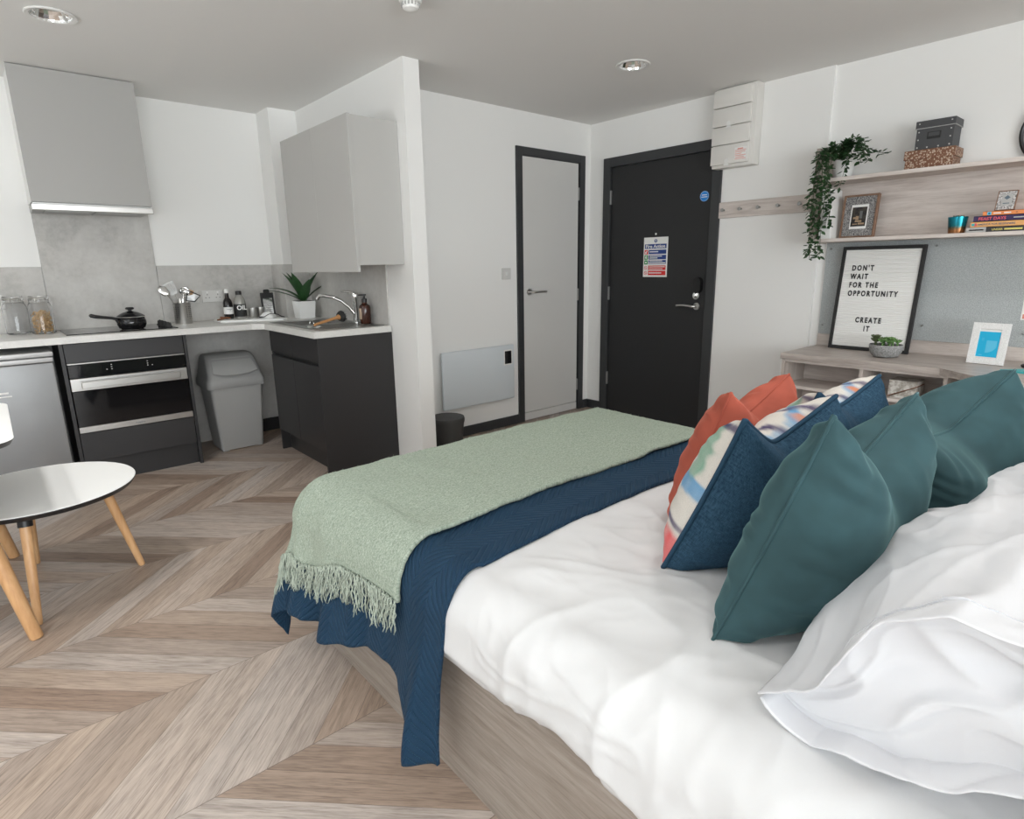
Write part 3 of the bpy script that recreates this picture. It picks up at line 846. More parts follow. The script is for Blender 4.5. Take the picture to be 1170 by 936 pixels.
# jars
def jar(x, y, label, pasta):
    z = WT1
    t = thing('storage_jar', label, 'jar', (x, y, z), 'glass clip-top jars on the worktop')
    bm = B()
    lathe(bm, [(.052, .001), (.060, .008), (.061, .16), (.055, .178), (.048, .186), (.048, .205), (.045, .205), (.045, .186), (.052, .176), (.0575, .158), (.0565, .012), (1e-4, .008)], (x, y, z), 40, cap=False)
    bm.faces.new([v for v in bm.verts][0:40][::-1])
    obj('glass_body', bm, M['glass'], t, 'auto')
    bm = B(); lathe(bm, [(.050, .206), (.052, .212), (.051, .222), (.044, .228), (1e-4, .229)], (x, y, z), 40); obj('glass_lid', bm, M['glass'], t, 'auto')
    bm = B()
    for zz, r in ((.192, .0505), (.214, .0535)):
        tube(bm, [(x + r * math.cos(q), y + r * math.sin(q), z + zz) for q in [2 * PI * i / 36 for i in range(36)]], .0016, 6, True)
    for s in (-1, 1):
        tube(bm, [(x + s * .05, y - .012, z + .192), (x + s * .062, y - .02, z + .196), (x + s * .062, y - .018, z + .175), (x + s * .053, y - .012, z + .214)], .0016, 6)
    tube(bm, [(x - .02, y - .05, z + .214), (x - .02, y - .062, z + .185), (x + .02, y - .062, z + .185), (x + .02, y - .05, z + .214)], .0016, 6)
    obj('wire_clip', bm, M['steel'], t)
    bm = B(); tube(bm, [(x + .049 * math.cos(q), y + .049 * math.sin(q), z + .2045) for q in [2 * PI * i / 36 for i in range(36)]], .0022, 6, True); obj('seal', bm, M['oil_glass'], t)
    if pasta:
        r2 = random.Random(5)
        bm = B()
        for i in range(150):
            a, rr = r2.random() * 2 * PI, .043 * math.sqrt(r2.random()); zz = .016 + .118 * r2.random()
            c = Vector((x + rr * math.cos(a), y + rr * math.sin(a), z + zz))
            Rm = Euler((r2.random() * 6, r2.random() * 6, r2.random() * 6)).to_matrix(); R_ = .008 + .003 * r2.random()
            n = 9
            tube(bm, [c + Rm @ Vector((R_ * math.cos(q), R_ * math.sin(q), .003 * math.sin(q * 2))) for q in [1.7 * PI * k / n for k in range(n + 1)]], .0022, 5)
        o = obj('pasta', bm, M['pasta'], None)
        o.location = (0, 0, 0)
        bmx = bmesh.new(); bmx.from_mesh(o.data); bmesh.ops.translate(bmx, verts=bmx.verts, vec=(-x, -y, -z)); bmx.to_mesh(o.data); bmx.free(); o.location = (x, y, z)
        tag(o, 'tan dried pasta rings filling the clip-top jar beside the hob', 'pasta', kind='stuff')
jar(.115, 4.70, 'empty glass clip-top jar on the worktop', False)
jar(.232, 4.62, 'glass clip-top jar filled with dried pasta rings', True)

# utensil pot and utensils
ux, uy = 1.02, 4.70
t = thing('utensil_holder', 'perforated steel utensil pot on the worktop right of the hob', 'utensil pot', (ux, uy, WT1))
bm = B(); lathe(bm, [(.054, 0), (.055, .004), (.055, .140), (.057, .143), (.053, .143), (.052, .006), (1e-4, .005)], (ux, uy, WT1), 44); obj('pot', bm, M['steel'], t, 'auto')
bm = B()
for i in range(12):
    for k in range(7):
        if k == 0 and i % 2: continue
        q = -PI * .9 + 1.2 * PI * i / 12
        if -1.95 < q < -1.45: continue
        disc(bm, (ux + .0547 * math.cos(q), uy + .0547 * math.sin(q), WT1 + .035 + k * .0135), .0032, (math.cos(q), math.sin(q), 0), .0008, 8)
obj('perforation', bm, M['soft_black'], t)
def handle_to(bm, p0, p1, r=.004): tube(bm, [p0, lerp(Vector(p0), Vector(p1), .5), p1], [r * .8, r, r * 1.1], 8)
zt = WT1 + .143
G = 'utensils in the steel pot'
# ladle-like serving spoon
t = thing('serving_spoon', 'steel serving spoon leaning left in the utensil pot', 'spoon', (ux, uy, WT1 + .02), G)
bm = B(); handle_to(bm, (ux + .015, uy, WT1 + .02), (ux - .075, uy - .01, zt + .055)); obj('handle', bm, M['steel'], t, 'auto')
bm = B()
Mx = basis((ux - .098, uy - .014, zt + .085), (.82, 0, .57), (-.40, -.7, .58)).to_3x3()
sphere(bm, (0, 0, 0), 1, 20, 12, (.030, .042, .010))
bmesh.ops.transform(bm, matrix=Matrix.Translation((ux - .100, uy - .014, zt + .085)) @ Matrix.Rotation(-.75, 4, 'Y') @ Matrix.Rotation(1.25, 4, 'X'), verts=bm.verts); obj('bowl', bm, M['chrome'], t, True)
# slotted turner
t = thing('slotted_turner', 'steel slotted turner in the middle of the utensil pot', 'turner', (ux, uy, WT1 + .02), G)
bm = B(); handle_to(bm, (ux + .01, uy + .01, WT1 + .02), (ux - .028, uy + .0, zt + .06)); obj('handle', bm, M['steel'], t, 'auto')
bm = B(); Mt = Matrix.Translation((ux - .030, uy + .002, zt + .06)) @ Matrix.Rotation(-.42, 4, 'Y') @ Matrix.Rotation(-.15, 4, 'X')
v0 = len(bm.verts)
box(bm, -.024, .024, -.001, .001, 0, .022, 0); box(bm, -.036, .036, -.001, .001, .076, .088, 0)
for i in range(5): xx = -.032 + i * .016; hexa(bm, [(xx * .75 - .004, -.001, .02), (xx - .0042, -.001, .078), (xx * .75 - .004, .001, .02), (xx - .0042, .001, .078), (xx * .75 + .004, -.001, .02), (xx + .0042, -.001, .078), (xx * .75 + .004, .001, .02), (xx + .0042, .001, .078)])
bmesh.ops.transform(bm, matrix=Mt, verts=bm.verts); obj('blade', bm, M['dull_steel'], t)
# ladle
t = thing('ladle', 'steel ladle standing behind the turner in the utensil pot', 'ladle', (ux, uy, WT1 + .02), G)
bm = B(); handle_to(bm, (ux - .01, uy - .01, WT1 + .02), (ux + .02, uy - .01, zt + .06)); handle_to(bm, (ux + .0, uy - .02, WT1 + .02), (ux - .008, uy - .02, zt + .03), .012); obj('handle', bm, M['chrome'], t, 'auto')
bm = B(); prof = [(1e-4, -.028), (.018, -.024), (.030, -.012), (.036, .004), (.034, .004), (.028, -.010), (.017, -.021), (1e-4, -.025)]
lathe(bm, prof, (0, 0, 0), 28); bmesh.ops.transform(bm, matrix=Matrix.Translation((ux + .028, uy - .01, zt + .075)) @ Matrix.Rotation(1.0, 4, 'X'), verts=bm.verts); obj('bowl', bm, M['chrome'], t, True)
# strainer with black rim
t = thing('black_edged_scoop', 'black-edged triangular steel scoop leaning right in the utensil pot', 'utensil', (ux, uy, WT1 + .02), G)
c = [Vector((ux + .035, uy, zt + .015)), Vector((ux + .050, uy - .005, zt + .085)), Vector((ux + .125, uy - .01, zt + .045)), Vector((ux + .085, uy - .012, zt + .005))]
bm = B(); tube(bm, c, .0048, 8, True); obj('rim', bm, M['black'], t)
bm = B(); bm.faces.new([bm.verts.new(lerp(p, sum(c, Vector()) / 4, .04)) for p in (c[0], lerp(c[0], c[1], .45), lerp(c[2], c[1], .35), c[2], c[3])]); r_ = bmesh.ops.solidify(bm, geom=bm.faces[:], thickness=.0012); obj('plate', bm, M['dull_steel'], t)
bm = B(); handle_to(bm, (ux - .015, uy + .01, WT1 + .02), (ux + .045, uy, zt + .012)); obj('handle', bm, M['steel'], t, 'auto')
t = thing('wooden_spatula', 'light wooden spatula showing inside the black-edged scoop', 'spatula', (ux, uy + .02, WT1 + .02), G)
bm = B(); handle_to(bm, (ux, uy + .02, WT1 + .02), (ux + .055, uy + .025, zt + .03), .005); obj('handle', bm, M['mdf'], t, 'auto')
bm = B(); box(bm, -.016, .016, -.003, .003, 0, .065, .002); bmesh.ops.transform(bm, matrix=Matrix.Translation((ux + .055, uy + .025, zt + .025)) @ Matrix.Rotation(.45, 4, 'Y'), verts=bm.verts); obj('blade', bm, M['mdf'], t)

# sockets
YS = YK - .011
def socket(x, z, w, label, cat, pins):
    t = thing('wall_socket' if pins else 'blank_plate', label, cat, (x, YS, z))
    bm = B(); box(bm, x - w / 2, x + w / 2, YS - .009, YS, z - .043, z + .043, .003); obj('plate', bm, M['door_white'], t)
    bm = B()
    for cx in pins:
        for dx, dz, ww, hh in ((0, .012, .004, .009), (-.012, -.01, .008, .004), (.012, -.01, .008, .004)):
            box(bm, x + cx + dx - ww / 2, x + cx + dx + ww / 2, YS - .0096, YS - .0085, z + dz - hh / 2, z + dz + hh / 2)
    if pins:
        obj('pin_hole', bm, M['soft_black'], t)
        bm = B()
        for cx in pins: box(bm, x + cx - .006, x + cx + .006, YS - .012, YS - .008, z + .022, z + .034, .001)
        obj('rocker', bm, M['white'], t)
    else: bm.free()
socket(1.262, 1.084, .146, 'double wall socket behind the two bottles', 'socket', (-.036, .036))
socket(1.125, 1.084, .088, 'blank grey plate on the splashback behind the black-edged scoop', 'wall plate', ())
socket(.03, 1.10, .086, 'grey wall plate on the splashback above the empty jar', 'wall plate', ())

# chopping board and what stands on it
bx, by = 1.36, 4.60
t = thing('chopping_board', 'white chopping board in the worktop corner under the bottles', 'board', (bx, by, WT1))
bm = B(); prism(bm, [(1.215, 4.52), (1.215, 4.70), (1.235, 4.73), (1.62, 4.73), (1.64, 4.70), (1.64, 4.40), (1.60, 4.375)], WT1 + .0005, WT1 + .014); bmesh.ops.bevel(bm, geom=bm.edges[:], offset=.003, segments=2, affect='EDGES'); obj('slab', bm, M['ceramic'], t)
zb = WT1 + .014
x, y = 1.318, 4.675
t = thing('vinegar_bottle', 'dark glass bottle with a white stopper and cream label', 'bottle', (x, y, zb))
bm = B(); lathe(bm, [(.030, 0), (.032, .006), (.032, .115), (.026, .135), (.015, .150), (.0135, .185)], (x, y, zb), 32); obj('glass_body', bm, M['wine'], t, 'auto')
bm = B(); lathe(bm, [(.0325, .035), (.0325, .085)], (x, y, zb), 32, cap=False); lb = obj('label', bm, M['label_tan'] if False else M['paper'], t, 'auto')
bm = B(); text_mesh(bm, 'Vinegar', .013, wallA(x - .022, y - .0332, zb + .067), .0003); obj('lettering', bm, M['slate_ink'], lb)
bm = B(); lathe(bm, [(.0145, .185), (.0155, .19), (.015, .205), (.010, .214), (1e-4, .215)], (x, y, zb), 24); obj('stopper', bm, M['ceramic'], t, 'auto')
x, y = 1.405, 4.69
t = thing('oil_bottle', 'clear bottle with black cap marked OIL beside the dark bottle', 'bottle', (x, y, zb))
bm = B(); lathe(bm, [(.040, 0), (.042, .006), (.042, .115), (.036, .14), (.022, .165), (.018, .172)], (x, y, zb), 32); obj('glass_body', bm, M['oil_glass'], t, 'auto')
bm = B(); lathe(bm, [(.0425, .012), (.0425, .102)], (x, y, zb), 32, cap=False); lb = obj('label', bm, M['soft_black'], t, 'auto')
bm = B(); text_mesh(bm, 'OIL', .045, wallA(x - .036, y - .0432, zb + .062), .0003, bold=.0012); obj('lettering', bm, M['paper'], lb)
bm = B(); lathe(bm, [(.0195, .170), (.021, .173), (.021, .193), (.019, .196), (1e-4, .196)], (x, y, zb), 24); obj('cap', bm, M['black'], t, 'auto')
for x, y, l in ((1.472, 4.62, 'small steel beaker beside the oil bottle'), (1.535, 4.645, 'small steel beaker in front of the grater')):
    bm = B(); lathe(bm, [(.024, 0), (.026, .003), (.029, .072), (.0275, .072), (.0245, .006), (1e-4, .005)], (x, y, zb), 30)
    single('steel_beaker', bm, M['steel'], l, 'beaker', (x, y, zb), 'small steel beakers on the chopping board', 'auto')
# grater
gx, gy = 1.605, 4.665
t = thing('grater', 'black-framed steel hand grater standing upright on the board', 'grater', (gx, gy, zb))
lean = Matrix.Translation((gx, gy, zb)) @ Matrix.Rotation(-.10, 4, 'X')
bm = B(); box(bm, -.048, -.034, -.006, .006, 0, .16, .003); box(bm, .034, .048, -.006, .006, 0, .16, .003); box(bm, -.048, .048, -.007, .007, .135, .178, .006); box(bm, -.022, .022, -.006, .006, .172, .202, .010); box(bm, -.048, .048, -.006, .006, .0, .01, .002)
bmesh.ops.transform(bm, matrix=lean, verts=bm.verts); obj('frame', bm, M['soft_black'], t)
bm = B(); box(bm, -.035, .035, -.002, .002, .008, .137); bmesh.ops.transform(bm, matrix=lean, verts=bm.verts); pl = obj('plate', bm, M['chrome'], t)
bm = B()
for i in range(5):
    for k in range(8):
        xx, zz = -.027 + i * .0135, .018 + k * .0145
        hexa(bm, [(xx - .005, -.002, zz), (xx - .003, -.002, zz + .008), (xx - .005, -.0021, zz), (xx - .003, -.0061, zz + .006), (xx + .005, -.002, zz), (xx + .003, -.002, zz + .008), (xx + .005, -.0021, zz), (xx + .003, -.0061, zz + .006)])
bmesh.ops.transform(bm, matrix=lean, verts=bm.verts); obj('tooth', bm, M['dull_steel'], pl)
# napkin with a black cord
t = thing('napkin', 'folded white napkin tied with black cord in front of the grater', 'napkin', (1.545, 4.51, zb))
bm = B()
def napk(u, v):
    a = u * 2 * PI
    r = 1 + .18 * math.sin(3 * a) + .12 * nz(3 * math.cos(a), 3 * math.sin(a), v * 3)
    k = math.sin(v * PI / 2) if v < 1 else 1
    rad = (1 - v) ** .5
    return Vector((1.545 + .060 * r * rad * math.cos(a), 4.51 + .036 * r * rad * math.sin(a), zb + .001 + .046 * v ** .8 + .008 * nz(4 * math.cos(a), 4 * math.sin(a), v * 5) * v))
grid(bm, napk, 40, 12); bmesh.ops.remove_doubles(bm, verts=bm.verts, dist=1e-5); obj('cloth', bm, M['paper'], t, True)
bm = B(); tube(bm, [(1.475, 4.50, zb + .010), (1.50, 4.475, zb + .012), (1.53, 4.465, zb + .03), (1.56, 4.47, zb + .035), (1.60, 4.485, zb + .025), (1.625, 4.47, zb + .008), (1.64, 4.45, zb + .004)], [.006, .003, .0025, .0025, .003, .005, .003], 8); obj('cord', bm, M['black'], t, 'auto')
r3 = random.Random(3)
for i, (x, y, a, l) in enumerate(((1.232, 4.565, .5, 'cinnamon stick nearest the front edge of the chopping board'), (1.245, 4.60, .9, 'cinnamon stick lying at the left end of the chopping board'), (1.275, 4.62, 2.6, 'cinnamon stick leaning against the dark bottle'))):
    bm = B(); d = Vector((math.cos(a), math.sin(a), .10)) * .035; c = Vector((x, y, zb + .009 + .004 * (i == 2)))
    tube(bm, [c - d, c + d], .0055, 10)
    single('cinnamon_stick', bm, M['cinnamon'], l, 'cinnamon', (x, y, zb), 'cinnamon sticks on the chopping board', 'auto')

# potted agave in the corner
x, y = 1.79, 4.44
t = thing('potted_agave', 'dark green agave in a white square pot behind the sink', 'plant', (x, y, WT1))
bm = B(); s0, s1, h = .056, .066, .128
hexa(bm, [(x - s0, y - s0, WT1), (x - s1, y - s1, WT1 + h), (x - s0, y + s0, WT1), (x - s1, y + s1, WT1 + h), (x + s0, y - s0, WT1), (x + s1, y - s1, WT1 + h), (x + s0, y + s0, WT1), (x + s1, y + s1, WT1 + h)])
bmesh.ops.bevel(bm, geom=bm.edges[:], offset=.004, segments=2, affect='EDGES'); obj('pot', bm, M['ceramic'], t, 'auto')
bm = B(); box(bm, x - .058, x + .058, y - .058, y + .058, WT1 + h - .002, WT1 + h + .002); obj('soil', bm, M['soil'], t)
def blade(bm, base, azi, L, wid, rise, droop, fold=.35, seg=10):
    d = Vector((math.cos(azi), math.sin(azi), 0)); s = Vector((-d.y, d.x, 0)); base = Vector(base)
    rows = []
    for i in range(seg + 1):
        q = i / seg
        ang = rise - droop * q
        if i == 0: c = base.copy()
        else: c = c + (d * math.cos(ang) + Vector((0, 0, math.sin(ang)))) * (L / seg)
        w = wid * (math.sin(PI * min(1, (q * .85 + .18))) ** .8) if q < 1 else .0005
        up = (-d * math.sin(ang) + Vector((0, 0, math.cos(ang))))
        rows.append((bm.verts.new(c - s * w + up * w * fold), bm.verts.new(c - up * .001), bm.verts.new(c + s * w + up * w * fold)))
    for a, b in zip(rows, rows[1:]):
        bm.faces.new((a[0], a[1], b[1], b[0])); bm.faces.new((a[1], a[2], b[2], b[1]))
for i, (az, L, w, ri, dr_) in enumerate(((3.6, .34, .019, .66, .62), (3.05, .27, .016, .60, .5), (3.9, .26, .034, 1.15, .35), (4.75, .20, .038, 1.05, .2), (5.5, .25, .036, 1.20, .25), (5.95, .25, .024, .85, .45), (.3, .22, .032, 1.2, .3), (2.2, .24, .034, 1.25, .3), (3.3, .25, .034, 1.15, .3))):
    bm = B(); blade(bm, (x + .012 * math.cos(az), y + .012 * math.sin(az), WT1 + h), az, L, w, ri, dr_); obj('leaf', bm, M['leaf'], t, True)

# sink, tap and what lies by it
t = thing('sink', 'steel inset sink with bowl and drainer in the worktop', 'sink', (1.67, 3.85, WT1))
bm = B()
x0, x1, y0, y1 = 1.455, 1.89, 3.42, 4.24
z = WT1
def rect(x0, x1, y0, y1, z): return [(x0, y0, z), (x1, y0, z), (x1, y1, z), (x0, y1, z)]
for (a0, a1, b0, b1) in ((x0, SX0 + .015, y0, y1), (SX1 - .015, x1, y0, y1), (SX0 + .015, SX1 - .015, y0, SY0 + .015), (SX0 + .015, SX1 - .015, SY1 - .015, y1)): box(bm, a0, a1, b0, b1, z + .0005, z + .004)
obj('rim', bm, M['sink'], t)
bm = B(); i0, i1, j0, j1 = SX0 + .012, SX1 - .012, SY0 + .012, SY1 - .012
V = [[bm.verts.new(p) for p in rect(i0 + k, i1 - k, j0 + k, j1 - k, zz)] for k, zz in ((0, z + .003), (.006, z - .02), (.02, z - .14), (.05, z - .15))]
for a, b in zip(V, V[1:]):
    for i in range(4): bm.faces.new((a[i], a[(i + 1) % 4], b[(i + 1) % 4], b[i]))
bm.faces.new(V[-1]); obj('bowl', bm, M['sink'], t)
bm = B()
for i in range(7): box(bm, 1.50, 1.82, 3.47 + i * .042, 3.482 + i * .042, z + .0035, z + .0065, .001)
pieces('drainer_rib', bm, M['sink'], t)
bm = B(); disc(bm, (1.672, 3.98, z - .1495), .03, (0, 0, 1), .002); obj('drain', bm, M['chrome'], t)
t = thing('mixer_tap', 'chrome swan-neck mixer tap over the sink', 'tap', (1.865, 3.83, WT1 + .004))
tx, ty, tz = 1.862, 3.74, WT1 + .004
bm = B(); lathe(bm, [(.026, 0), (.026, .008), (.02, .012), (.0195, .155), (.022, .16), (.022, .19), (.018, .198), (1e-4, .199)], (tx, ty, tz), 28); obj('body', bm, M['chrome'], t, 'auto')
bm = B(); tube(bm, [(tx - .012, ty + .002, tz + .06), (tx - .04, ty + .02, tz + .105), (tx - .075, ty + .05, tz + .145), (tx - .115, ty + .095, tz + .170), (tx - .15, ty + .15, tz + .180), (tx - .165, ty + .19, tz + .178), (tx - .175, ty + .205, tz + .158)], [.012, .012, .0115, .011, .011, .0115, .015], 14); obj('spout', bm, M['chrome'], t, 'auto')
bm = B(); tube(bm, [(tx - .005, ty + .005, tz + .196), (tx - .03, ty + .05, tz + .203), (tx - .055, ty + .09, tz + .206)], [.009, .007, .006], 10); obj('lever', bm, M['chrome'], t, 'auto')
t = thing('soap_dispenser', 'brown glass soap bottle with black pump and tan label by the tap', 'soap bottle', (1.868, 3.60, WT1 + .004))
x, y = 1.862, 3.615; z = WT1 + .004
bm = B(); lathe(bm, [(.034, 0), (.037, .005), (.037, .105), (.033, .118), (.017, .130), (.015, .140)], (x, y, z), 32); obj('bottle', bm, M['amber'], t, 'auto')
bm = B()
pr = [(.0376, .03), (.0376, .10)]
for i in range(14):
    q0, q1 = PI * .80 + i * .078, PI * .80 + (i + 1) * .078
    P = [(x + .0376 * math.cos(q), y + .0376 * math.sin(q), z + zz) for q, zz in ((q0, .03), (q1, .03), (q1, .10), (q0, .10))]
    bm.faces.new([bm.verts.new(p) for p in P])
obj('label', bm, M['label_tan'], t)
bm = B(); lathe(bm, [(.018, .138), (.018, .160), (.008, .163), (.006, .180), (.014, .182), (.014, .190), (1e-4, .191)], (x, y, z), 24); tube(bm, [(x, y, z + .186), (x - .035, y + .02, z + .184)], [.006, .004], 10); obj('pump', bm, M['black'], t, 'auto')
t = thing('dish_brush', 'wooden-handled dish brush with black bristles on the sink drainer', 'brush', (1.62, 3.62, WT1 + .006))
a = Vector((1.505, 3.60, WT1 + .022)); b = Vector((1.715, 3.695, WT1 + .052))
bm = B(); tube(bm, [a, lerp(a, b, .5), lerp(a, b, .85), b], [.008, .0085, .010, .018], 14); hd = obj('handle', bm, M['brush_wood'], t, 'auto')
d = (b - a).normalized()
bm = B(); tube(bm, [b - d * .004, b + d * .006], [.019, .026], 18); tube(bm, [b + d * .006, b + d * .024], [.029, .037], 18)
rb = random.Random(9)
for i in range(160):
    q, r_ = rb.random() * 2 * PI, .034 * math.sqrt(rb.random())
    u = d.orthogonal().normalized(); w = d.cross(u); o_ = u * math.cos(q) * r_ + w * math.sin(q) * r_
    tube(bm, [b + d * .018 + o_, b + d * (.034 + .006 * rb.random()) + o_ * 1.15], .0011, 4)
obj('bristles', bm, M['soft_black'], t, 'auto')
bm = B(); tube(bm, [a + Vector((-.004, 0, 0)) + Vector((-.012 + .014 * math.cos(q), .004 * math.cos(q), .012 + .016 * math.sin(q))) for q in [2 * PI * i / 20 for i in range(20)]], .0016, 6, True); obj('hanging_ring', bm, M['chrome'], t)
t_ = B()
def clothf(u, v):
    return Vector((1.455 + .075 * u + .01 * nz(v * 3, u * 2), 3.545 + .05 * v + .01 * nz(u * 3, 5), WT1 + .010 + .010 * abs(nz(u * 4, v * 4, 3)) + .004 * math.sin(u * 9)))
grid(t_, clothf, 16, 10); bmesh.ops.solidify(t_, geom=t_.faces[:], thickness=.003)
single('dishcloth', t_, M['paper'], 'crumpled white dishcloth at the end of the brush handle', 'cloth', (1.49, 3.57, WT1 + .004), None, True)

# sink base unit
SB0, SB1 = 3.392, 4.235
t = thing('sink_unit', 'anthracite sink base unit with two doors and a tall end panel', 'cabinet', (1.68, 3.8, 0))
bm = B(); box(bm, 1.424, 1.925, SB0, SB0 + .019, 0, WT0, .001); obj('end_panel', bm, M['anthracite'], t)
bm = B(); box(bm, 1.447, 1.925, SB1 - .018, SB1, 0, WT0); obj('side_panel', bm, M['anthracite'], t)
bm = B(); box(bm, 1.463, 1.92, SB0 + .019, SB1 - .018, .15, .168); box(bm, 1.90, 1.92, SB0 + .019, SB1 - .018, .15, .70); box(bm, 1.463, 1.475, SB0 + .019, SB1 - .018, .168, .74); obj('carcass', bm, M['black'], t)
bm = B(); box(bm, 1.505, 1.522, SB0 + .019, SB1 - .018, 0, .15); obj('plinth', bm, M['anthracite'], t)
ym = 3.845
for a0, a1 in ((SB0 + .021, ym - .0015), (ym + .0015, SB1 - .002)):
    bm = B(); box(bm, 1.441, 1.460, a0, a1, .152, .690, .001); obj('door', bm, M['anthracite'], t)
    bm = B(); box(bm, 1.441, 1.460, a0, a1, .716, .866, .001); obj('drawer_front', bm, M['anthracite'], t)
# wall cabinet
t = thing('wall_cabinet', 'pale grey wall cupboard above the sink', 'cupboard', (1.78, 3.7, 1.25))
bm = B(); box(bm, 1.632, 1.923, 3.185, 4.135, 1.285, 2.075, .001); obj('carcass', bm, M['grey_unit'], t)
for a0, a1 in ((3.178, 3.6555), (3.6565, 4.135)):
    bm = B(); box(bm, 1.610, 1.629, a0, a1, 1.246, 2.078, .001); obj('door', bm, M['grey_unit'], t)

# swing bin
bxx, byy = 1.235, 4.50
t = thing('swing_bin', 'tall grey plastic swing-top kitchen bin under the worktop', 'bin', (bxx, byy + .05, 0))
def rr(cx, cy, hx, hy, r, z, n=6):
    P = []
    for sx, sy, a0 in ((1, 1, 0), (-1, 1, PI / 2), (-1, -1, PI), (1, -1, 1.5 * PI)):
        for i in range(n + 1):
            a = a0 + PI / 2 * i / n; P.append(Vector((cx + sx * (hx - r) + r * math.cos(a), cy + sy * (hy - r) + r * math.sin(a), z)))
    return P
def loft(bm, loops, cap0=True, cap1=True):
    R = [[bm.verts.new(p) for p in L] for L in loops]
    n = len(R[0])
    for a, b in zip(R, R[1:]):
        for i in range(n): bm.faces.new((a[i], a[(i + 1) % n], b[(i + 1) % n], b[i]))
    if cap0: bm.faces.new(R[0][::-1])
    if cap1: bm.faces.new(R[-1])
BC = (1.238, 4.555)
bm = B(); loft(bm, [rr(BC[0], BC[1], .142, .118, .022, .006), rr(BC[0], BC[1], .147, .122, .022, .012), rr(BC[0], BC[1], .176, .148, .026, .455), rr(BC[0], BC[1], .182, .153, .026, .468)])
for sx in (-1, 1):
    for sy in (-1, 1): box(bm, BC[0] + sx * .118 - .02, BC[0] + sx * .118 + .02, BC[1] + sy * .094 - .02, BC[1] + sy * .094 + .02, 0, .008)
obj('body', bm, M['bin_grey'], t, 'auto')
bm = B(); loft(bm, [rr(BC[0], BC[1], .192, .162, .028, .462), rr(BC[0], BC[1], .196, .166, .03, .470), rr(BC[0], BC[1], .194, .164, .03, .515), rr(BC[0], BC[1], .186, .156, .03, .530), rr(BC[0], BC[1] + .005, .180, .148, .03, .56), rr(BC[0], BC[1] + .03, .166, .105, .03, .655), rr(BC[0], BC[1] + .045, .156, .075, .025, .682), rr(BC[0], BC[1] + .05, .145, .06, .02, .688)])
obj('lid', bm, M['bin_lid'], t, 'auto')
bm = B()
P = [Vector((BC[0] + u * (.150 - .016 * v), BC[1] - .1515 + .0035 + v * .098 * 1.0 - .004, .568 + v * .092)) for u, v in ((-1, 0), (-.5, -.16), (0, -.20), (.5, -.16), (1, 0), (.98, .5), (.95, 1), (-.95, 1), (-.98, .5))]
nrm = Vector((0, -.70, .71))
for k_ in (0,):
    lo_ = [bm.verts.new(p + nrm * -.002) for p in P]; hi_ = [bm.verts.new(p + nrm * .009) for p in P]
    bm.faces.new(hi_); bm.faces.new(lo_[::-1])
    for i in range(len(P)): bm.faces.new((lo_[i], lo_[(i + 1) % len(P)], hi_[(i + 1) % len(P)], hi_[i]))
bmesh.ops.bevel(bm, geom=bm.edges[:], offset=.003, segments=2, affect='EDGES'); obj('flap', bm, M['bin_grey'], t, 'auto')

# ================================================================== DESK, SHELVES AND WHAT STANDS ON THEM
XW = XB + .022
DT = .742
t = thing('desk', 'grey oak desk along the wall with open cubbies beneath', 'desk', (3.75, 1.0, 0))
bm = B(); prism(bm, [(3.500, 1.60), (3.500, .80), (3.38, .655), (3.30, .52), (3.30, -.30), (XW, -.30), (XW, 1.60)], DT - .034, DT); bmesh.ops.bevel(bm, geom=[e for e in bm.edges], offset=.002, segments=1, affect='EDGES'); obj('top', bm, M['oak_dark'], t)
bm = B(); box(bm, XW - .02, XW, -.30, 1.602, DT, DT + .072, .001); obj('upstand', bm, M['oak'], t)
CB = 3.80
bm = B(); box(bm, 3.520, XW, 1.578, 1.596, 0, DT - .034, .001); obj('end_panel', bm, M['oak_z'], t)
for y in (1.160, .775):
    bm = B(); box(bm, 3.518, CB, y - .009, y + .009, 0, DT - .052, .001); obj('divider', bm, M['oak_z'], t)
bm = B(); box(bm, CB, CB + .012, .766, 1.578, 0, DT - .034); obj('back_panel', bm, M['oak'], t)
bm = B(); box(bm, 3.520, CB, .766, 1.578, DT - .052, DT - .034, .001); obj('rail', bm, M['oak'], t)
for y0, y1 in ((1.169, 1.578), (.784, 1.151)):
    bm = B(); box(bm, 3.522, CB, y0, y1, .535, .553, .001); obj('shelf', bm, M['oak'], t)
    bm = B(); box(bm, 3.522, CB, y0, y1, .29, .308, .001); obj('shelf', bm, M['oak'], t)
bm = B(); box(bm, 3.42, XW - .03, .05, .50, .05, DT - .036, .001); dp = obj('drawer_pedestal', bm, M['oak'], t)
bm = B()
for z0, z1 in ((.52, .69), (.33, .505), (.07, .315)): box(bm, 3.402, 3.42, .052, .498, z0, z1, .001)
dd = pieces('drawer', bm, M['oak'], dp)
bm = B()
for z_ in (.60, .42, .2): disc(bm, (3.402, .40, z_), .004, (-1, 0, 0), .002, 10)
pieces('knob', bm, M['soft_black'], dp)

# noticeboard
t = thing('noticeboard', 'grey felt noticeboard on the wall between desk and shelf', 'noticeboard', (XW, .7, .81))
bm = B(); box(bm, XW - .012, XW, -.30, 1.602, DT + .073, 1.374); obj('felt', bm, M['felt'], t)
bm = B()
for y, z_ in ((1.575, 1.34), (1.58, .87), (1.02, 1.34), (1.035, .90), (.60, 1.335), (.583, .885)): lathe(bm, [(.006, 0), (.006, .004), (.003, .010), (1e-4, .011)], (XW - .012, y, z_), 10, Matrix.Rotation(-PI / 2, 3, 'Y'))
pieces('pin', bm, M['dull_steel'], t)

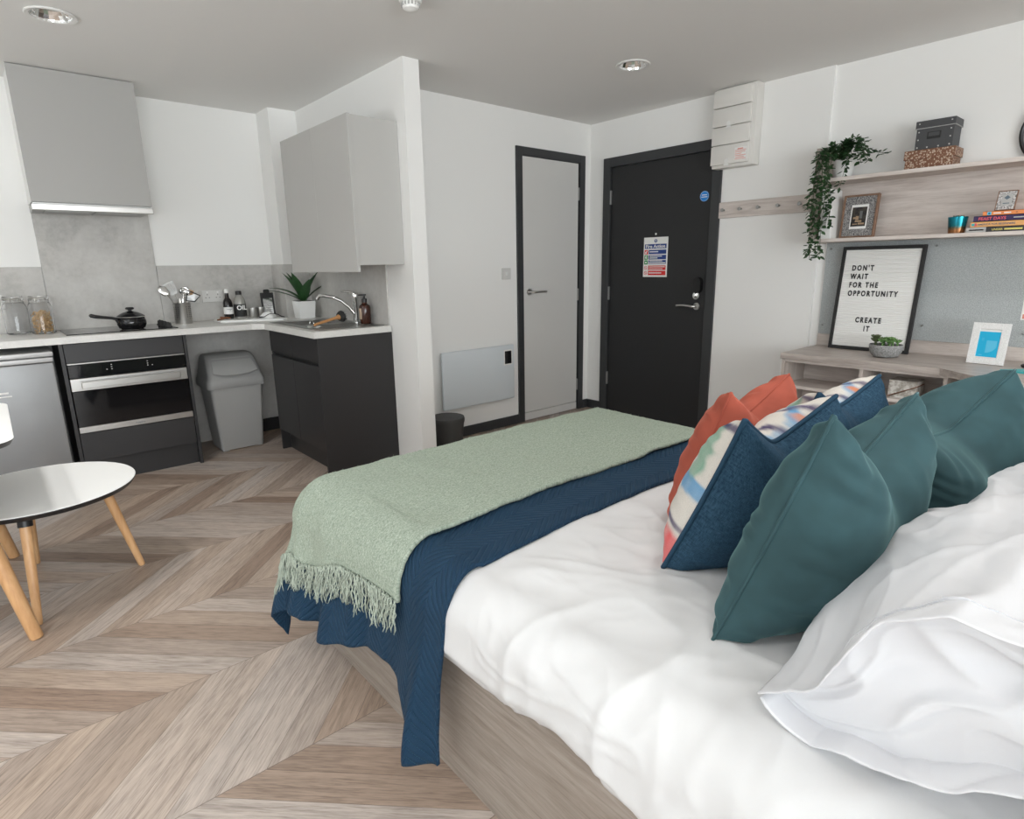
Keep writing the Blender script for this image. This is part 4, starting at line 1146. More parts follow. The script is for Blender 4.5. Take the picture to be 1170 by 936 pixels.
# wall shelf unit
S0 = 3.80
LZ0, LZ1 = 1.376, 1.395
UZ0, UZ1 = 1.713, 1.734
t = thing('wall_shelf', 'grey oak two-tier wall shelf above the noticeboard', 'shelf', (3.9, .7, 1.376))
bm = B(); box(bm, S0, XW, -.30, 1.612, LZ0, LZ1, .001); obj('shelf', bm, M['oak'], t)
bm = B(); box(bm, S0, XW, -.30, 1.580, UZ0, UZ1, .001); obj('shelf', bm, M['oak'], t)
bm = B(); box(bm, S0, XW, 1.612, 1.632, LZ0 - .004, 1.905, .001); obj('side_panel', bm, M['oak_z'], t)
bm = B(); box(bm, XW - .016, XW, -.30, 1.612, LZ1, UZ0, .001); obj('back_panel', bm, M['oak'], t)

# --- things on the upper shelf
# trailing plant
PXc, PYc = 3.905, 1.515
t = thing('trailing_plant', 'trailing green vine in a white pot at the left end of the shelf', 'plant', (PXc, PYc, UZ1))
bm = B(); lathe(bm, [(.042, 0), (.046, .004), (.058, .095), (.060, .10), (.055, .10), (.054, .09)], (PXc, PYc, UZ1), 32); obj('pot', bm, M['ceramic'], t, 'auto')
bm = B(); disc(bm, (PXc, PYc, UZ1 + .085), .054, (0, 0, 1), .003); obj('soil', bm, M['soil'], t)
rp = random.Random(11)
bs = B(); bl = B()
def leaflet(bm, p, d, L, w, nrm):
    d = d.normalized(); s = d.cross(nrm)
    if s.length < 1e-4: s = d.orthogonal()
    s.normalize(); n_ = s.cross(d)
    P = [p, p + d * L * .35 + s * w - n_ * .002, p + d * L * .7 + s * w * .75 - n_ * .003, p + d * L - n_ * .006, p + d * L * .7 - s * w * .75 - n_ * .003, p + d * L * .35 - s * w - n_ * .002]
    m1, m2 = p + d * L * .35 - n_ * .005, p + d * L * .7 - n_ * .006
    v = [bm.verts.new(q) for q in P]; a, b = bm.verts.new(m1), bm.verts.new(m2)
    for f in ((v[0], a, v[1]), (v[1], a, b, v[2]), (v[2], b, v[3]), (v[3], b, v[4]), (v[4], b, a, v[5]), (v[5], a, v[0])): bm.faces.new(f)
vines = []
top = Vector((PXc, PYc, UZ1 + .10))
for i in range(9):                                                # over the left end and down in front of the side panel
    x_, y_ = 3.755 + rp.uniform(-.03, .03), 1.585 + rp.uniform(-.055, .065)
    zend = rp.choice((1.30, 1.36, 1.42, 1.47, 1.52, 1.56, 1.60)) if i > 1 else (1.285, 1.33)[i]
    vines.append([top + Vector((rp.uniform(-.02, .02), rp.uniform(-.02, .03), -.01)), Vector((x_ + .09, y_ - .02, UZ1 + .17 + rp.uniform(-.03, .02))), Vector((x_ + .02, y_, UZ1 + .12)), Vector((x_, y_ + rp.uniform(-.01, .02), UZ1 - .03)), Vector((x_ + rp.uniform(-.02, .02), y_ + rp.uniform(-.03, .02), lerp(UZ1, zend, .55))), Vector((x_ + rp.uniform(-.02, .02), y_ - .01 + rp.uniform(-.03, .02), zend))])
for i in range(7):                                                # over the pot and to the right
    e = Vector((PXc - .06 + rp.uniform(-.05, .03), PYc - .06 - .13 * rp.random(), UZ1 + .06 + .13 * rp.random()))
    vines.append([top, top + Vector((-.01, -.01, .07 + .03 * rp.random())), lerp(top, e, .6) + Vector((0, 0, .07)), e])
vines.append([top, top + Vector((-.03, -.03, .06)), Vector((PXc - .08, PYc - .04, UZ1 + .05)), Vector((PXc - .11, PYc - .035, UZ1 - .05))])
vines.append([top, top + Vector((.0, -.05, .09)), Vector((PXc - .03, PYc - .16, UZ1 + .13)), Vector((PXc - .04, PYc - .235, UZ1 + .105))])
def catmull(P, n):
    Q = [P[0]] + P + [P[-1]]; out = []
    for i in range(1, len(Q) - 2):
        for k in range(n):
            t_ = k / n; p0, p1, p2, p3 = Q[i - 1], Q[i], Q[i + 1], Q[i + 2]
            out.append(.5 * ((2 * p1) + (p2 - p0) * t_ + (2 * p0 - 5 * p1 + 4 * p2 - p3) * t_ ** 2 + (3 * p1 - p0 - 3 * p2 + p3) * t_ ** 3))
    out.append(P[-1]); return out
for P in vines:
    C_ = catmull(P, 8); tube(bs, C_, .0014, 5)
    for i in range(2, len(C_)):
        tdir = (C_[i] - C_[i - 1]).normalized()
        for k in range(2 if i % 3 else 1):
            out = Vector((rp.uniform(-1, .25), rp.uniform(-1, 1), rp.uniform(-.3, .5)))
            d = out.normalized() * .8 + tdir * .4
            leaflet(bl, C_[i] + d.normalized() * .006, d, rp.uniform(.024, .040), rp.uniform(.008, .0125), Vector((-.5 + rp.uniform(-.3, .3), rp.uniform(-.5, .5), 1)))
obj('vine', bs, M['stem'], t); obj('foliage', bl, M['leaf_small'], t)

# boxes
t = thing('floral_box', 'brown floral storage box on the upper shelf under the grey box', 'box', (3.93, 1.06, UZ1))
bm = B(); box(bm, 3.868, XW - .015, .970, 1.188, UZ1, UZ1 + .082, .002); obj('body', bm, M['floral'], t)
bm = B(); box(bm, 3.862, XW - .010, .964, 1.194, UZ1 + .052, UZ1 + .099, .002); obj('lid', bm, M['floral'], t)
zg = UZ1 + .099
t = thing('grey_storage_box', 'dark grey riveted storage box on top of the floral box', 'box', (3.93, 1.06, zg))
gx0, gx1, gy0, gy1 = 3.872, XW - .02, .985, 1.152
bm = B(); box(bm, gx0, gx1, gy0, gy1, zg, zg + .128, .002); obj('body', bm, M['box_grey'], t)
bm = B(); box(bm, gx0 - .005, gx1 + .004, gy0 - .005, gy1 + .005, zg + .104, zg + .142, .002); ld = obj('lid', bm, M['box_grey'], t)
bm = B(); box(bm, gx0 - .0062, gx1 + .0052, gy0 - .0062, gy1 + .0062, zg + .1035, zg + .1065); obj('piping', bm, M['grey_paper'], ld)
bm = B(); box(bm, gx0 - .004, gx0 + .001, 1.040, 1.100, zg + .050, zg + .084, .002); hd = obj('label_holder', bm, M['soft_black'], t)
bm = B(); box(bm, gx0 - .0052, gx0 - .003, 1.046, 1.094, zg + .062, zg + .080); obj('insert', bm, M['box_grey'], hd)
bm = B()
for y in (gy0 + .012, gy1 - .012):
    for z_ in (.012, .05, .088): disc(bm, (gx0, y, zg + z_), .0035, (-1, 0, 0), .002, 10)
    disc(bm, (gx0 - .005, y, zg + .128), .0035, (-1, 0, 0), .002, 10)
for y in (1.045, 1.095): disc(bm, (gx0, y, zg + .010), .0035, (-1, 0, 0), .002, 10)
pieces('rivet', bm, M['steel'], t)
bm = B(); box(bm, gx0 - .001, gx0 + .02, gy0 - .001, gy0 + .028, zg, zg + .104, .001); obj('corner_guard', bm, M['box_grey'], t)

# round black-framed wall clock, just entering the picture
t = thing('wall_clock', 'black-rimmed round object on the wall at the right picture edge', 'clock', (XW, .575, 1.86))
bm = B(); lathe(bm, [(.150, 0), (.158, .004), (.160, .030), (.152, .036), (.143, .030), (.143, .008)], (XW, .578, 1.862), 56, Matrix.Rotation(-PI / 2, 3, 'Y'), cap=False); obj('rim', bm, M['black'], t, 'auto')
bm = B(); disc(bm, (XW, .578, 1.862), .146, (-1, 0, 0), .010, 48); fc = obj('face', bm, M['paper'], t)
bm = B(); tube(bm, [(XW - .014, .578, 1.862), (XW - .014, .578, 1.95)], .003, 6); tube(bm, [(XW - .015, .578, 1.862), (XW - .015, .52, 1.88)], .004, 6); obj('hands', bm, M['black'], fc)

# --- things on the lower shelf
t = thing('magazine_file', 'white magazine file standing at the left end of the lower shelf', 'magazine file', (3.92, 1.56, LZ1))
fy0, fy1 = 1.515, 1.588
bm = B()
hexa(bm, [(3.83, fy0, LZ1), (3.83, fy0 + .028, LZ1 + .285), (3.83, fy1, LZ1), (3.83, fy1 - .0, LZ1 + .285), (XW - .02, fy0, LZ1), (XW - .02, fy0 + .028, LZ1 + .285), (XW - .02, fy1, LZ1), (XW - .02, fy1 - .0, LZ1 + .285)])
bmesh.ops.bevel(bm, geom=bm.edges[:], offset=.003, segments=1, affect='EDGES'); obj('case', bm, M['ceramic'], t)
bm = B(); box(bm, 3.8285, 3.8305, fy0 + .034, fy1 - .012, LZ1 + .06, LZ1 + .20, .001); obj('spine_label', bm, M['grey_paper'], t)

def leaning(base, yc, tilt, turn=0.):
    """frame plane facing -x: local x runs to -y (right as seen), local z up, leaning back by tilt"""
    return Matrix.Translation(base) @ Matrix.Rotation(turn, 4, 'Z') @ Matrix.Rotation(-PI / 2, 4, 'Z') @ Matrix.Rotation(-tilt, 4, 'X')
# after that rotation local +x -> -y, local -y -> -x (towards the room)
def frame_parts(t, Mx, w, h, fw, dep, mat):
    bm = B()
    box(bm, -w / 2, -w / 2 + fw, -dep, 0, 0, h, .0015); box(bm, w / 2 - fw, w / 2, -dep, 0, 0, h, .0015); box(bm, -w / 2 + fw, w / 2 - fw, -dep, 0, 0, fw, .0015); box(bm, -w / 2 + fw, w / 2 - fw, -dep, 0, h - fw, h, .0015)
    bmesh.ops.transform(bm, matrix=Mx, verts=bm.verts); return obj('frame', bm, mat, t)
def panel(t, name, Mx, x0, x1, z0, z1, y0, y1, mat, parent=None):
    bm = B(); box(bm, x0, x1, y0, y1, z0, z1); bmesh.ops.transform(bm, matrix=Mx, verts=bm.verts); return obj(name, bm, mat, parent or t)
# walnut frame with mosaic mat
t = thing('walnut_picture_frame', 'brown wooden frame with a grey mosaic mat on the lower shelf', 'picture frame', (3.9, 1.40, LZ1))
Mx = leaning((3.915, 1.400, LZ1), 0, .10, -.04); w, h = .188, .242
frame_parts(t, Mx, w, h, .010, .026, M['frame_wood'])
panel(t, 'mat', Mx, -w / 2 + .009, w / 2 - .009, .009, h - .009, -.020, -.008, M['mat_pattern'])
pp_ = panel(t, 'print', Mx, -.046, .046, .050, .186, -.0215, -.0195, M['paper'])
panel(t, 'photograph', Mx, -.040, .040, .064, .172, -.0222, -.0212, M['photo_dark'], pp_)
bm = B()
for x0, x1, z0, z1 in ((-.030, -.014, .106, .117), (-.016, .0, .100, .122), (-.018, .018, .088, .098), (-.03, -.004, .074, .080), (.0, .034, .074, .084)): box(bm, x0, x1, -.0228, -.0220, z0, z1)
bmesh.ops.transform(bm, matrix=Mx, verts=bm.verts); pieces('picture_highlight', bm, M['photo_warm'], pp_)
bm = B(); box(bm, .003, .018, -.0228, -.0220, .108, .150); bmesh.ops.transform(bm, matrix=Mx, verts=bm.verts); obj('picture_column', bm, M['photo_smoke'], pp_)

# teal-to-copper pot with a succulent
cx, cy = 3.885, .912
t = thing('teal_copper_pot', 'small teal and copper pot with a succulent beside the books', 'plant', (cx, cy, LZ1))
bm = B(); lathe(bm, [(.034, 0), (.036, .002), (.044, .084), (.042, .084), (.040, .07)], (0, 0, 0), 36)
o = obj('pot', bm, M['copper_teal'], t, 'auto', local=True)
bm = B(); disc(bm, (cx, cy, LZ1 + .068), .040, (0, 0, 1), .003); obj('soil', bm, M['soil'], t)
def rosette(bm, c, R_, n=14, up=.5, w=.3):
    c = Vector(c)
    for i in range(n):
        az = i * 2.399; k = 1 - .55 * i / n
        d = Vector((math.cos(az), math.sin(az), up * (1.6 - k))).normalized()
        L = R_ * k; s = d.cross(Vector((0, 0, 1))).normalized(); n_ = s.cross(d)
        base = c + Vector((0, 0, .004 * i / n))
        ring = []
        for q, ww in ((0, .35), (.35, .9), (.7, 1.), (.92, .55), (1., .05)):
            p = base + d * L * q; r_ = L * w * ww
            ring.append([bm.verts.new(p + s * r_ * math.cos(a) + n_ * r_ * .45 * math.sin(a) + n_ * L * .15 * q * q) for a in [2 * PI * j / 8 for j in range(8)]])
        for a, b in zip(ring, ring[1:]):
            for j in range(8): bm.faces.new((a[j], a[(j + 1) % 8], b[(j + 1) % 8], b[j]))
        bm.faces.new(ring[0][::-1]); bm.faces.new(ring[-1])
bm = B(); rosette(bm, (cx, cy, LZ1 + .074), .032, 16, .7, .26); obj('succulent', bm, M['succ_dark'], t, True)

# books
def book(y0, y1, z0, h, mat, label, title=None, ink=None, size=.012, extra=None, bold=.0003, xf=3.850):
    t = thing('book', label, 'book', ((xf + XW) / 2, (y0 + y1) / 2, z0), 'books lying in the shelf stack')
    xb_ = xf + .145
    bm = B(); box(bm, xf, xb_, y0, y1, z0, z0 + .0016); box(bm, xf, xb_, y0, y1, z0 + h - .0016, z0 + h); box(bm, xf, xf + .0018, y0, y1, z0, z0 + h); cv = obj('cover', bm, mat, t)
    bm = B(); box(bm, xf + .0015, xb_ - .004, y0 + .003, y1 - .003, z0 + .0014, z0 + h - .0014); obj('pages', bm, M['paper'], t)
    if title:
        bm = B(); text_mesh(bm, title[0], size, wallB(xf - .0003, y1 - title[1], z0 + (h - size * .72) / 2), .0003, bold=bold, spacing=1.02); obj('lettering', bm, ink, cv)
    for (nm, a0, a1, b0, b1, mt) in (extra or ()):
        bm = B(); box(bm, xf - .0006, xf, y1 - a1, y1 - a0, z0 + b0, z0 + b1); obj(nm, bm, mt, cv)
zb_ = LZ1
book(.56, .862, zb_, .026, M['charcoal'], 'black and grey book at the bottom of the shelf stack', ('UNDER', .105), M['yellow_ink'], .013,
     (('spine_panel', 0, .082, 0, .026, M['grey_paper']), ('spine_mark', .012, .072, .010, .016, M['charcoal']), ('spine_mark', .155, .225, .009, .017, M['yellow_ink']), ('spine_mark', .24, .255, .010, .016, M['grey_paper'])))
zb_ += .026
book(.545, .848, zb_, .027, M['tan_book'], 'tan orange book third from the top of the shelf stack', ('AMERICA FOR BEGINNERS', .030), M['slate_ink'], .0125,
     (('spine_mark', .005, .018, .007, .019, M['teal_ink']), ('spine_mark', .018, .027, .006, .020, M['coral_ink']), ('spine_mark', .232, .29, .006, .02, M['teal_ink'])))
zb_ += .027
book(.55, .838, zb_, .027, M['purple'], 'dark purple book second from the top of the shelf stack', ('FEAST DAYS', .020), M['coral_ink'], .020,
     (('spine_mark', .160, .215, .011, .016, M['grey_paper']), ('spine_mark', .225, .25, .006, .02, M['coral_ink'])), .0006)
zb_ += .027
book(.610, .803, zb_, .021, M['orange'], 'slim orange book topmost in the shelf stack', None, None, .01,
     (('spine_mark', .018, .034, .003, .018, M['cyan_light']), ('spine_mark', .023, .029, .006, .014, M['purple']), ('spine_mark', .043, .073, .008, .013, M['paper']), ('spine_mark', .084, .112, .008, .013, M['paper']), ('spine_mark', .130, .138, .009, .012, M['charcoal'])))
zb_ += .021
t = thing('small_picture_frame', 'tiny brown frame with a printed card on top of the books', 'picture frame', (3.90, .725, zb_))
Mx = leaning((3.885, .725, zb_), 0, .28, -.05); w, h = .080, .098
frame_parts(t, Mx, w, h, .004, .012, M['frame_wood'])
panel(t, 'mat', Mx, -w / 2 + .003, w / 2 - .003, .003, h - .003, -.009, -.003, M['mat_print'])
cd = panel(t, 'card', Mx, -.020, .022, .022, .080, -.0102, -.0088, M['grey_paper'])
bm = B()
bm.faces.new([bm.verts.new(p) for p in ((-.012, -.0106, .062), (.001, -.0106, .052), (.014, -.0106, .062), (.001, -.0106, .074))]); box(bm, -.012, .014, -.0108, -.0100, .032, .036)
bmesh.ops.transform(bm, matrix=Mx, verts=bm.verts); obj('emblem', bm, M['slate_ink'], cd)

# --- on the desk
# letter board
t = thing('letter_board', 'black-framed white letter board with a slogan leaning on the noticeboard', 'letter board', (3.9, 1.28, DT))
tilt = .115
Mx = leaning((3.915, 1.2725, DT), 0, tilt, -.035); w, h = .437, .608
frame_parts(t, Mx, w, h, .019, .022, M['soft_black'])
bm = B()
x0, x1 = -w / 2 + .019, w / 2 - .019
n = 46; zlo, zhi = .019, h - .019
prev = None
pts = []
for i in range(n):
    za, zb2 = lerp(zlo, zhi, i / n), lerp(zlo, zhi, (i + 1) / n)
    pts += [(-.012, za + .0015), (-.0145, za + .003), (-.0145, zb2 - .0015), (-.012, zb2)]
pts = [(-.012, zlo)] + pts
L = [bm.verts.new((x0, y, z_)) for y, z_ in pts]; R = [bm.verts.new((x1, y, z_)) for y, z_ in pts]
for i in range(len(pts) - 1): bm.faces.new((L[i], R[i], R[i + 1], L[i + 1]))
bmesh.ops.transform(bm, matrix=Mx, verts=bm.verts); fl = obj('felt', bm, M['paper'], t)
panel(t, 'backing', Mx, x0 - .004, x1 + .004, zlo - .004, zhi + .004, -.008, -.002, M['soft_black'])
bm = B()
LH = .0425
for s, u, f in (("DON'T", .150, .205), ("WAIT", .148, .286), ("FOR THE", .146, .368), ("OPPORTUNITY", .146, .450), ("CREATE", .300, .706), ("IT", .42, .788)):
    # text stands in the local xz plane facing -y; narrow letters
    Mt = Mx @ Matrix.Translation((lerp(-w / 2, w / 2, u), -.0152, h * (1 - f) - LH * .35)) @ Matrix.Rotation(PI / 2, 4, 'X') @ Matrix.Diagonal((.71, 1, 1, 1))
    text_mesh(bm, s, LH, Mt, .0008, bold=.0016, spacing=1.42)
obj('lettering', bm, M['black'], fl)

# concrete bowl of succulents
cx, cy = 3.725, 1.118
t = thing('succulent_bowl', 'speckled concrete bowl of green succulents before the letter board', 'plant', (cx, cy, DT))
bm = B(); lathe(bm, [(.045, 0), (.062, .006), (.078, .030), (.083, .062), (.080, .070), (.075, .068), (.072, .055)], (cx, cy, DT), 40); obj('bowl', bm, M['concrete_pot'], t, 'auto')
bm = B(); disc(bm, (cx, cy, DT + .054), .073, (0, 0, 1), .006, 36); obj('soil', bm, M['soil'], t)
for (dx, dy, r_, zz, mt, nn) in ((-.01, .052, .030, .088, 'succ_dark', 18), (-.02, .045, .034, .070, 'succ_dark', 16), (-.03, .010, .030, .070, 'succ', 16), (.01, -.01, .032, .076, 'succ', 18), (-.035, -.028, .028, .068, 'succ', 16), (.0, -.055, .026, .070, 'succ', 14), (.03, .02, .032, .072, 'succ', 16), (-.01, -.035, .024, .078, 'succ', 14)):
    bm = B(); rosette(bm, (cx + dx, cy + dy, DT + zz + .010), r_ * 1.22, nn, .9, .25); tube(bm, [(cx + dx, cy + dy, DT + .055), (cx + dx, cy + dy, DT + zz + .010)], .005, 6); obj('succulent', bm, M[mt], t, True)

# white frame with a blue print
t = thing('white_picture_frame', 'white sparkly frame holding a bright blue print on the desk', 'picture frame', (3.78, .685, DT))
Mx = leaning((3.785, .680, DT), 0, .13, -.10); w, h = .155, .208
frame_parts(t, Mx, w, h, .032, .016, M['white_frame'])
pp_ = panel(t, 'print', Mx, -w / 2 + .030, w / 2 - .030, .033, h - .033, -.012, -.004, M['label_tan'] if False else M['paper'])
cc = panel(t, 'blue_print', Mx, -w / 2 + .034, w / 2 - .034, .037, h - .044, -.0128, -.0115, M['cyan'], pp_)
bm = B()
P = [(-.008, .120)] + [(-.008 + .052 * 1.0 * math.sin(a), .120 - .062 * math.cos(a) * 1.0) for a in [PI / 2 * i / 14 for i in range(15)]][::-1]
P = [(min(x_, .0355), z_) for x_, z_ in P]
bm.faces.new([bm.verts.new((x_, -.0132, z_)) for x_, z_ in P])
for i in range(3): box(bm, -.030, -.020, -.0134, -.0126, .130 - i * .006, .132 - i * .006)
box(bm, -.032, -.018, -.0134, -.0126, .044, .048)
bmesh.ops.transform(bm, matrix=Mx, verts=bm.verts); obj('wedge_motif', bm, M['cyan_light'], cc)

# pinned card and teal notebook at the picture edge
t = thing('pinned_card', 'white card pinned to the felt board at the right edge', 'card', (XW - .014, .56, 1.03))
bm = B(); box(bm, XW - .0140, XW - .0128, .50, .606, .955, 1.10); obj('card', bm, M['paper'], t)
bm = B(); box(bm, XW - .0146, XW - .0138, .508, .600, .962, .985); obj('print', bm, M['sticker_red'], t)
t = thing('teal_notebook', 'teal notebook lying on the desk at the right edge', 'notebook', (3.60, .46, DT))
bm = B(); prism(bm, [(3.600, .585), (3.545, .40), (3.66, .36), (3.70, .50)], DT + .0005, DT + .008); obj('cover', bm, M['teal_ink'], t)
bm = B(); prism(bm, [(3.602, .572), (3.552, .408), (3.656, .372), (3.692, .498)], DT + .002, DT + .0085); obj('pages', bm, M['teal_ink'], t)
bm = B(); lathe(bm, [(.030, 0), (.034, .004), (.036, .012), (.030, .016), (1e-4, .017)], (3.80, .505, DT), 28)
single('pebble_dish', bm, M['charcoal'], 'low dark grey dish on the desk behind the teal notebook', 'dish', (3.80, .505, DT), None, 'auto')

# weathered block in the cubby
t = thing('wooden_box', 'weathered white wooden box with a diagonal split in the desk cubby', 'box', (3.62, .96, .553))
bx0, bx1, by0, by1, bz = 3.575, 3.70, .905, 1.035, .553
bm = B(); prof = [(by1, 0), (by1, .092), (by0, .092), (by0, .055)]
def yz_prism(bm, P, x0, x1):
    a = [bm.verts.new((x0, y, z_)) for y, z_ in P]; b = [bm.verts.new((x1, y, z_)) for y, z_ in P]
    bm.faces.new(a); bm.faces.new(b[::-1])
    for i in range(len(P)): bm.faces.new((a[i], a[(i + 1) % len(P)], b[(i + 1) % len(P)], b[i]))
yz_prism(bm, [(by1, bz + .006), (by1, bz + .092), (by0, bz + .092), (by0, bz + .070)], bx0, bx1); obj('upper_wedge', bm, M['weathered'], t)
bm = B(); yz_prism(bm, [(by1 - .006, bz), (by0, bz + .064), (by0, bz)], bx0 + .002, bx1); obj('lower_wedge', bm, M['weathered'], t)
bm = B(); yz_prism(bm, [(by1, bz + .001), (by1, bz + .006), (by0, bz + .070), (by0, bz + .064)], bx0 + .006, bx1); obj('joint', bm, M['cinnamon'], t)

# ================================================================== TABLES AT THE LEFT
def table_leg(t, top, foot, r0, r1, collar=True):
    top, foot = Vector(top), Vector(foot)
    d = (top - foot).normalized()
    bm = B(); tube(bm, [foot + d * .0, foot + d * .006, lerp(foot, top, .5), top], [r1 * .85, r1, (r0 + r1) / 2, r0], 20)
    for v in bm.verts: v.co.z = max(v.co.z, 0.0005)
    lg = obj('leg', bm, M['beech'], t, 'auto')
    if collar:
        bm = B(); tube(bm, [top - d * .040, top + d * .006], r0 * 1.18, 20); obj('collar', bm, M['black'], lg, 'auto')
t = thing('side_table', 'low round white side table with black edge and beech legs', 'table', (.02, 2.93, 0))
TC = (.030, 2.955); TR = .335; TZ = .425
bm = B(); lathe(bm, [(TR - .014, TZ - .021), (TR - .001, TZ - .003), (TR - .002, TZ - .0005), (1e-3, TZ - .0005)], (*TC, 0), 72); obj('edge', bm, M['black'], t, 'auto')
bm = B(); lathe(bm, [(TR - .003, TZ - .002), (TR - .002, TZ), (TR - .004, TZ + .002), (1e-3, TZ + .002)], (*TC, 0), 72); obj('table_top', bm, M['table_white'], t, 'auto')
for (fx_, fy_) in ((.325, 2.905), (-.027, 3.245), (-.055, 2.635), (-.29, 3.02)):
    dx, dy = fx_ - TC[0], fy_ - TC[1]
    table_leg(t, (TC[0] + dx * .70, TC[1] + dy * .70, TZ - .03), (fx_, fy_, 0), .020, .0135)
t = thing('dining_table', 'taller white table with rounded corner and thick beech leg at left edge', 'table', (-.45, 3.0, 0))
bm = B()
loft(bm, [rr(-.405, 2.92, .385, .42, .09, .706, 8), rr(-.405, 2.92, .394, .43, .09, .722, 8), rr(-.405, 2.92, .396, .432, .09, .7255, 8)]); obj('edge', bm, M['black'], t, 'auto')
bm = B(); loft(bm, [rr(-.405, 2.92, .394, .430, .09, .724, 8), rr(-.405, 2.92, .396, .432, .09, .727, 8), rr(-.405, 2.92, .393, .429, .09, .729, 8)]); obj('table_top', bm, M['table_white'], t, 'auto')
for fx_, fy_ in ((-.065, 2.535), (-.10, 3.40), (-.74, 2.535), (-.74, 3.40)):
    table_leg(t, (lerp(-.405, fx_, .62), lerp(2.92, fy_, .62), .70), (fx_, fy_, 0), .029, .021)

# ================================================================== THE BED
BX0, BX1, BY0, BY1 = .705, 2.06, -.28, 1.80
t = thing('bed_base', 'grey oak panelled bed base on the floor', 'bed', (1.38, .8, 0))
bm = B(); box(bm, BX0, BX0 + .02, BY0, BY1, 0, .42, .001); obj('side_panel', bm, M['bed_oak'], t)
bm = B(); box(bm, BX1 - .02, BX1, BY0, BY1, 0, .42, .001); obj('side_panel', bm, M['bed_oak'], t)
bm = B(); box(bm, BX0 + .02, BX1 - .02, BY1 - .02, BY1, 0, .42, .001); obj('foot_panel', bm, M['bed_oak'], t)
bm = B(); box(bm, BX0 - .0, BX1, BY0 - .04, BY0, 0, .95, .004); obj('headboard', bm, M['bed_oak'], t)
bm = B(); box(bm, BX0 + .02, BX1 - .02, BY0, BY1 - .02, .36, .40); obj('deck', bm, M['oak'], t)
bm = B(); box(bm, BX0 + .03, BX1 - .03, BY0 + .01, BY1 - .03, .402, .55, .03, 3)
single('mattress', bm, M['mattress'], 'mattress hidden between the oak bed base and the white duvet', 'mattress', (1.38, .8, .40), None, 'auto')

# sheet shapes: (s,q) are lengths past the near edge and past the foot edge
TOPZ = .600
CX, CYF = .745, 1.735          # where the rounding starts
FX = 2.02                      # far side
RR = .095
def fold(d, r, off, flare, ripple=0.):
    """(out, z) of a cloth that has gone r past the start of the rounded edge"""
    R_ = RR + off
    arc = R_ * PI / 2
    if r <= 0: return 0., TOPZ + off
    if r < arc:
        a = r / R_
        return R_ * math.sin(a) + flare * .12 * (r / arc) ** 2, TOPZ + off - R_ * (1 - math.cos(a))
    dd = r - arc
    k = flare * (.12 + .88 * sstep(0, .40, dd))
    return R_ + k, TOPZ + off - R_ - dd * math.sqrt(max(.5, 1 - min(.5, (k / max(.15, dd + .15)) ** 2)))

def drape(s, q, off, side_flare, foot_flare, corner_flare, ysh=None):
    """point of the cloth. s: past the near side (negative = on top, towards the far side); q: past the foot (negative = on top)."""
    if s > 0 and q > 0:
        r = math.hypot(s, q); ph = math.atan2(q, s)
        fl = corner_flare(ph)
        o_, z = fold(0, r, off, fl)
        return Vector((CX - o_ * math.cos(ph), CYF + o_ * math.sin(ph), z))
    if s > 0:
        y = CYF + q
        o_, z = fold(0, s, off, side_flare(y))
        return Vector((CX - o_, y + (ysh(y, s) if ysh else 0), z))
    x = CX - s
    if q > 0:
        o_, z = fold(0, q, off, foot_flare(x))
        p = Vector((x, CYF + o_, z))
    else:
        p = Vector((x, CYF + q, TOPZ + off))
    if x > FX:                                            # far side hang
        o_, z = fold(0, x - FX, off, .01)
        p.x = FX + o_; p.z = min(p.z, z)
    if q <= 0 and x <= FX:                                # slightly crowned top
        p.z += .012 * sstep(0, .25, -s) * sstep(0, .2, FX - x)
    return p

def solid(bm, th):
    bmesh.ops.recalc_face_normals(bm, faces=bm.faces)
    bmesh.ops.solidify(bm, geom=bm.faces[:], thickness=th)

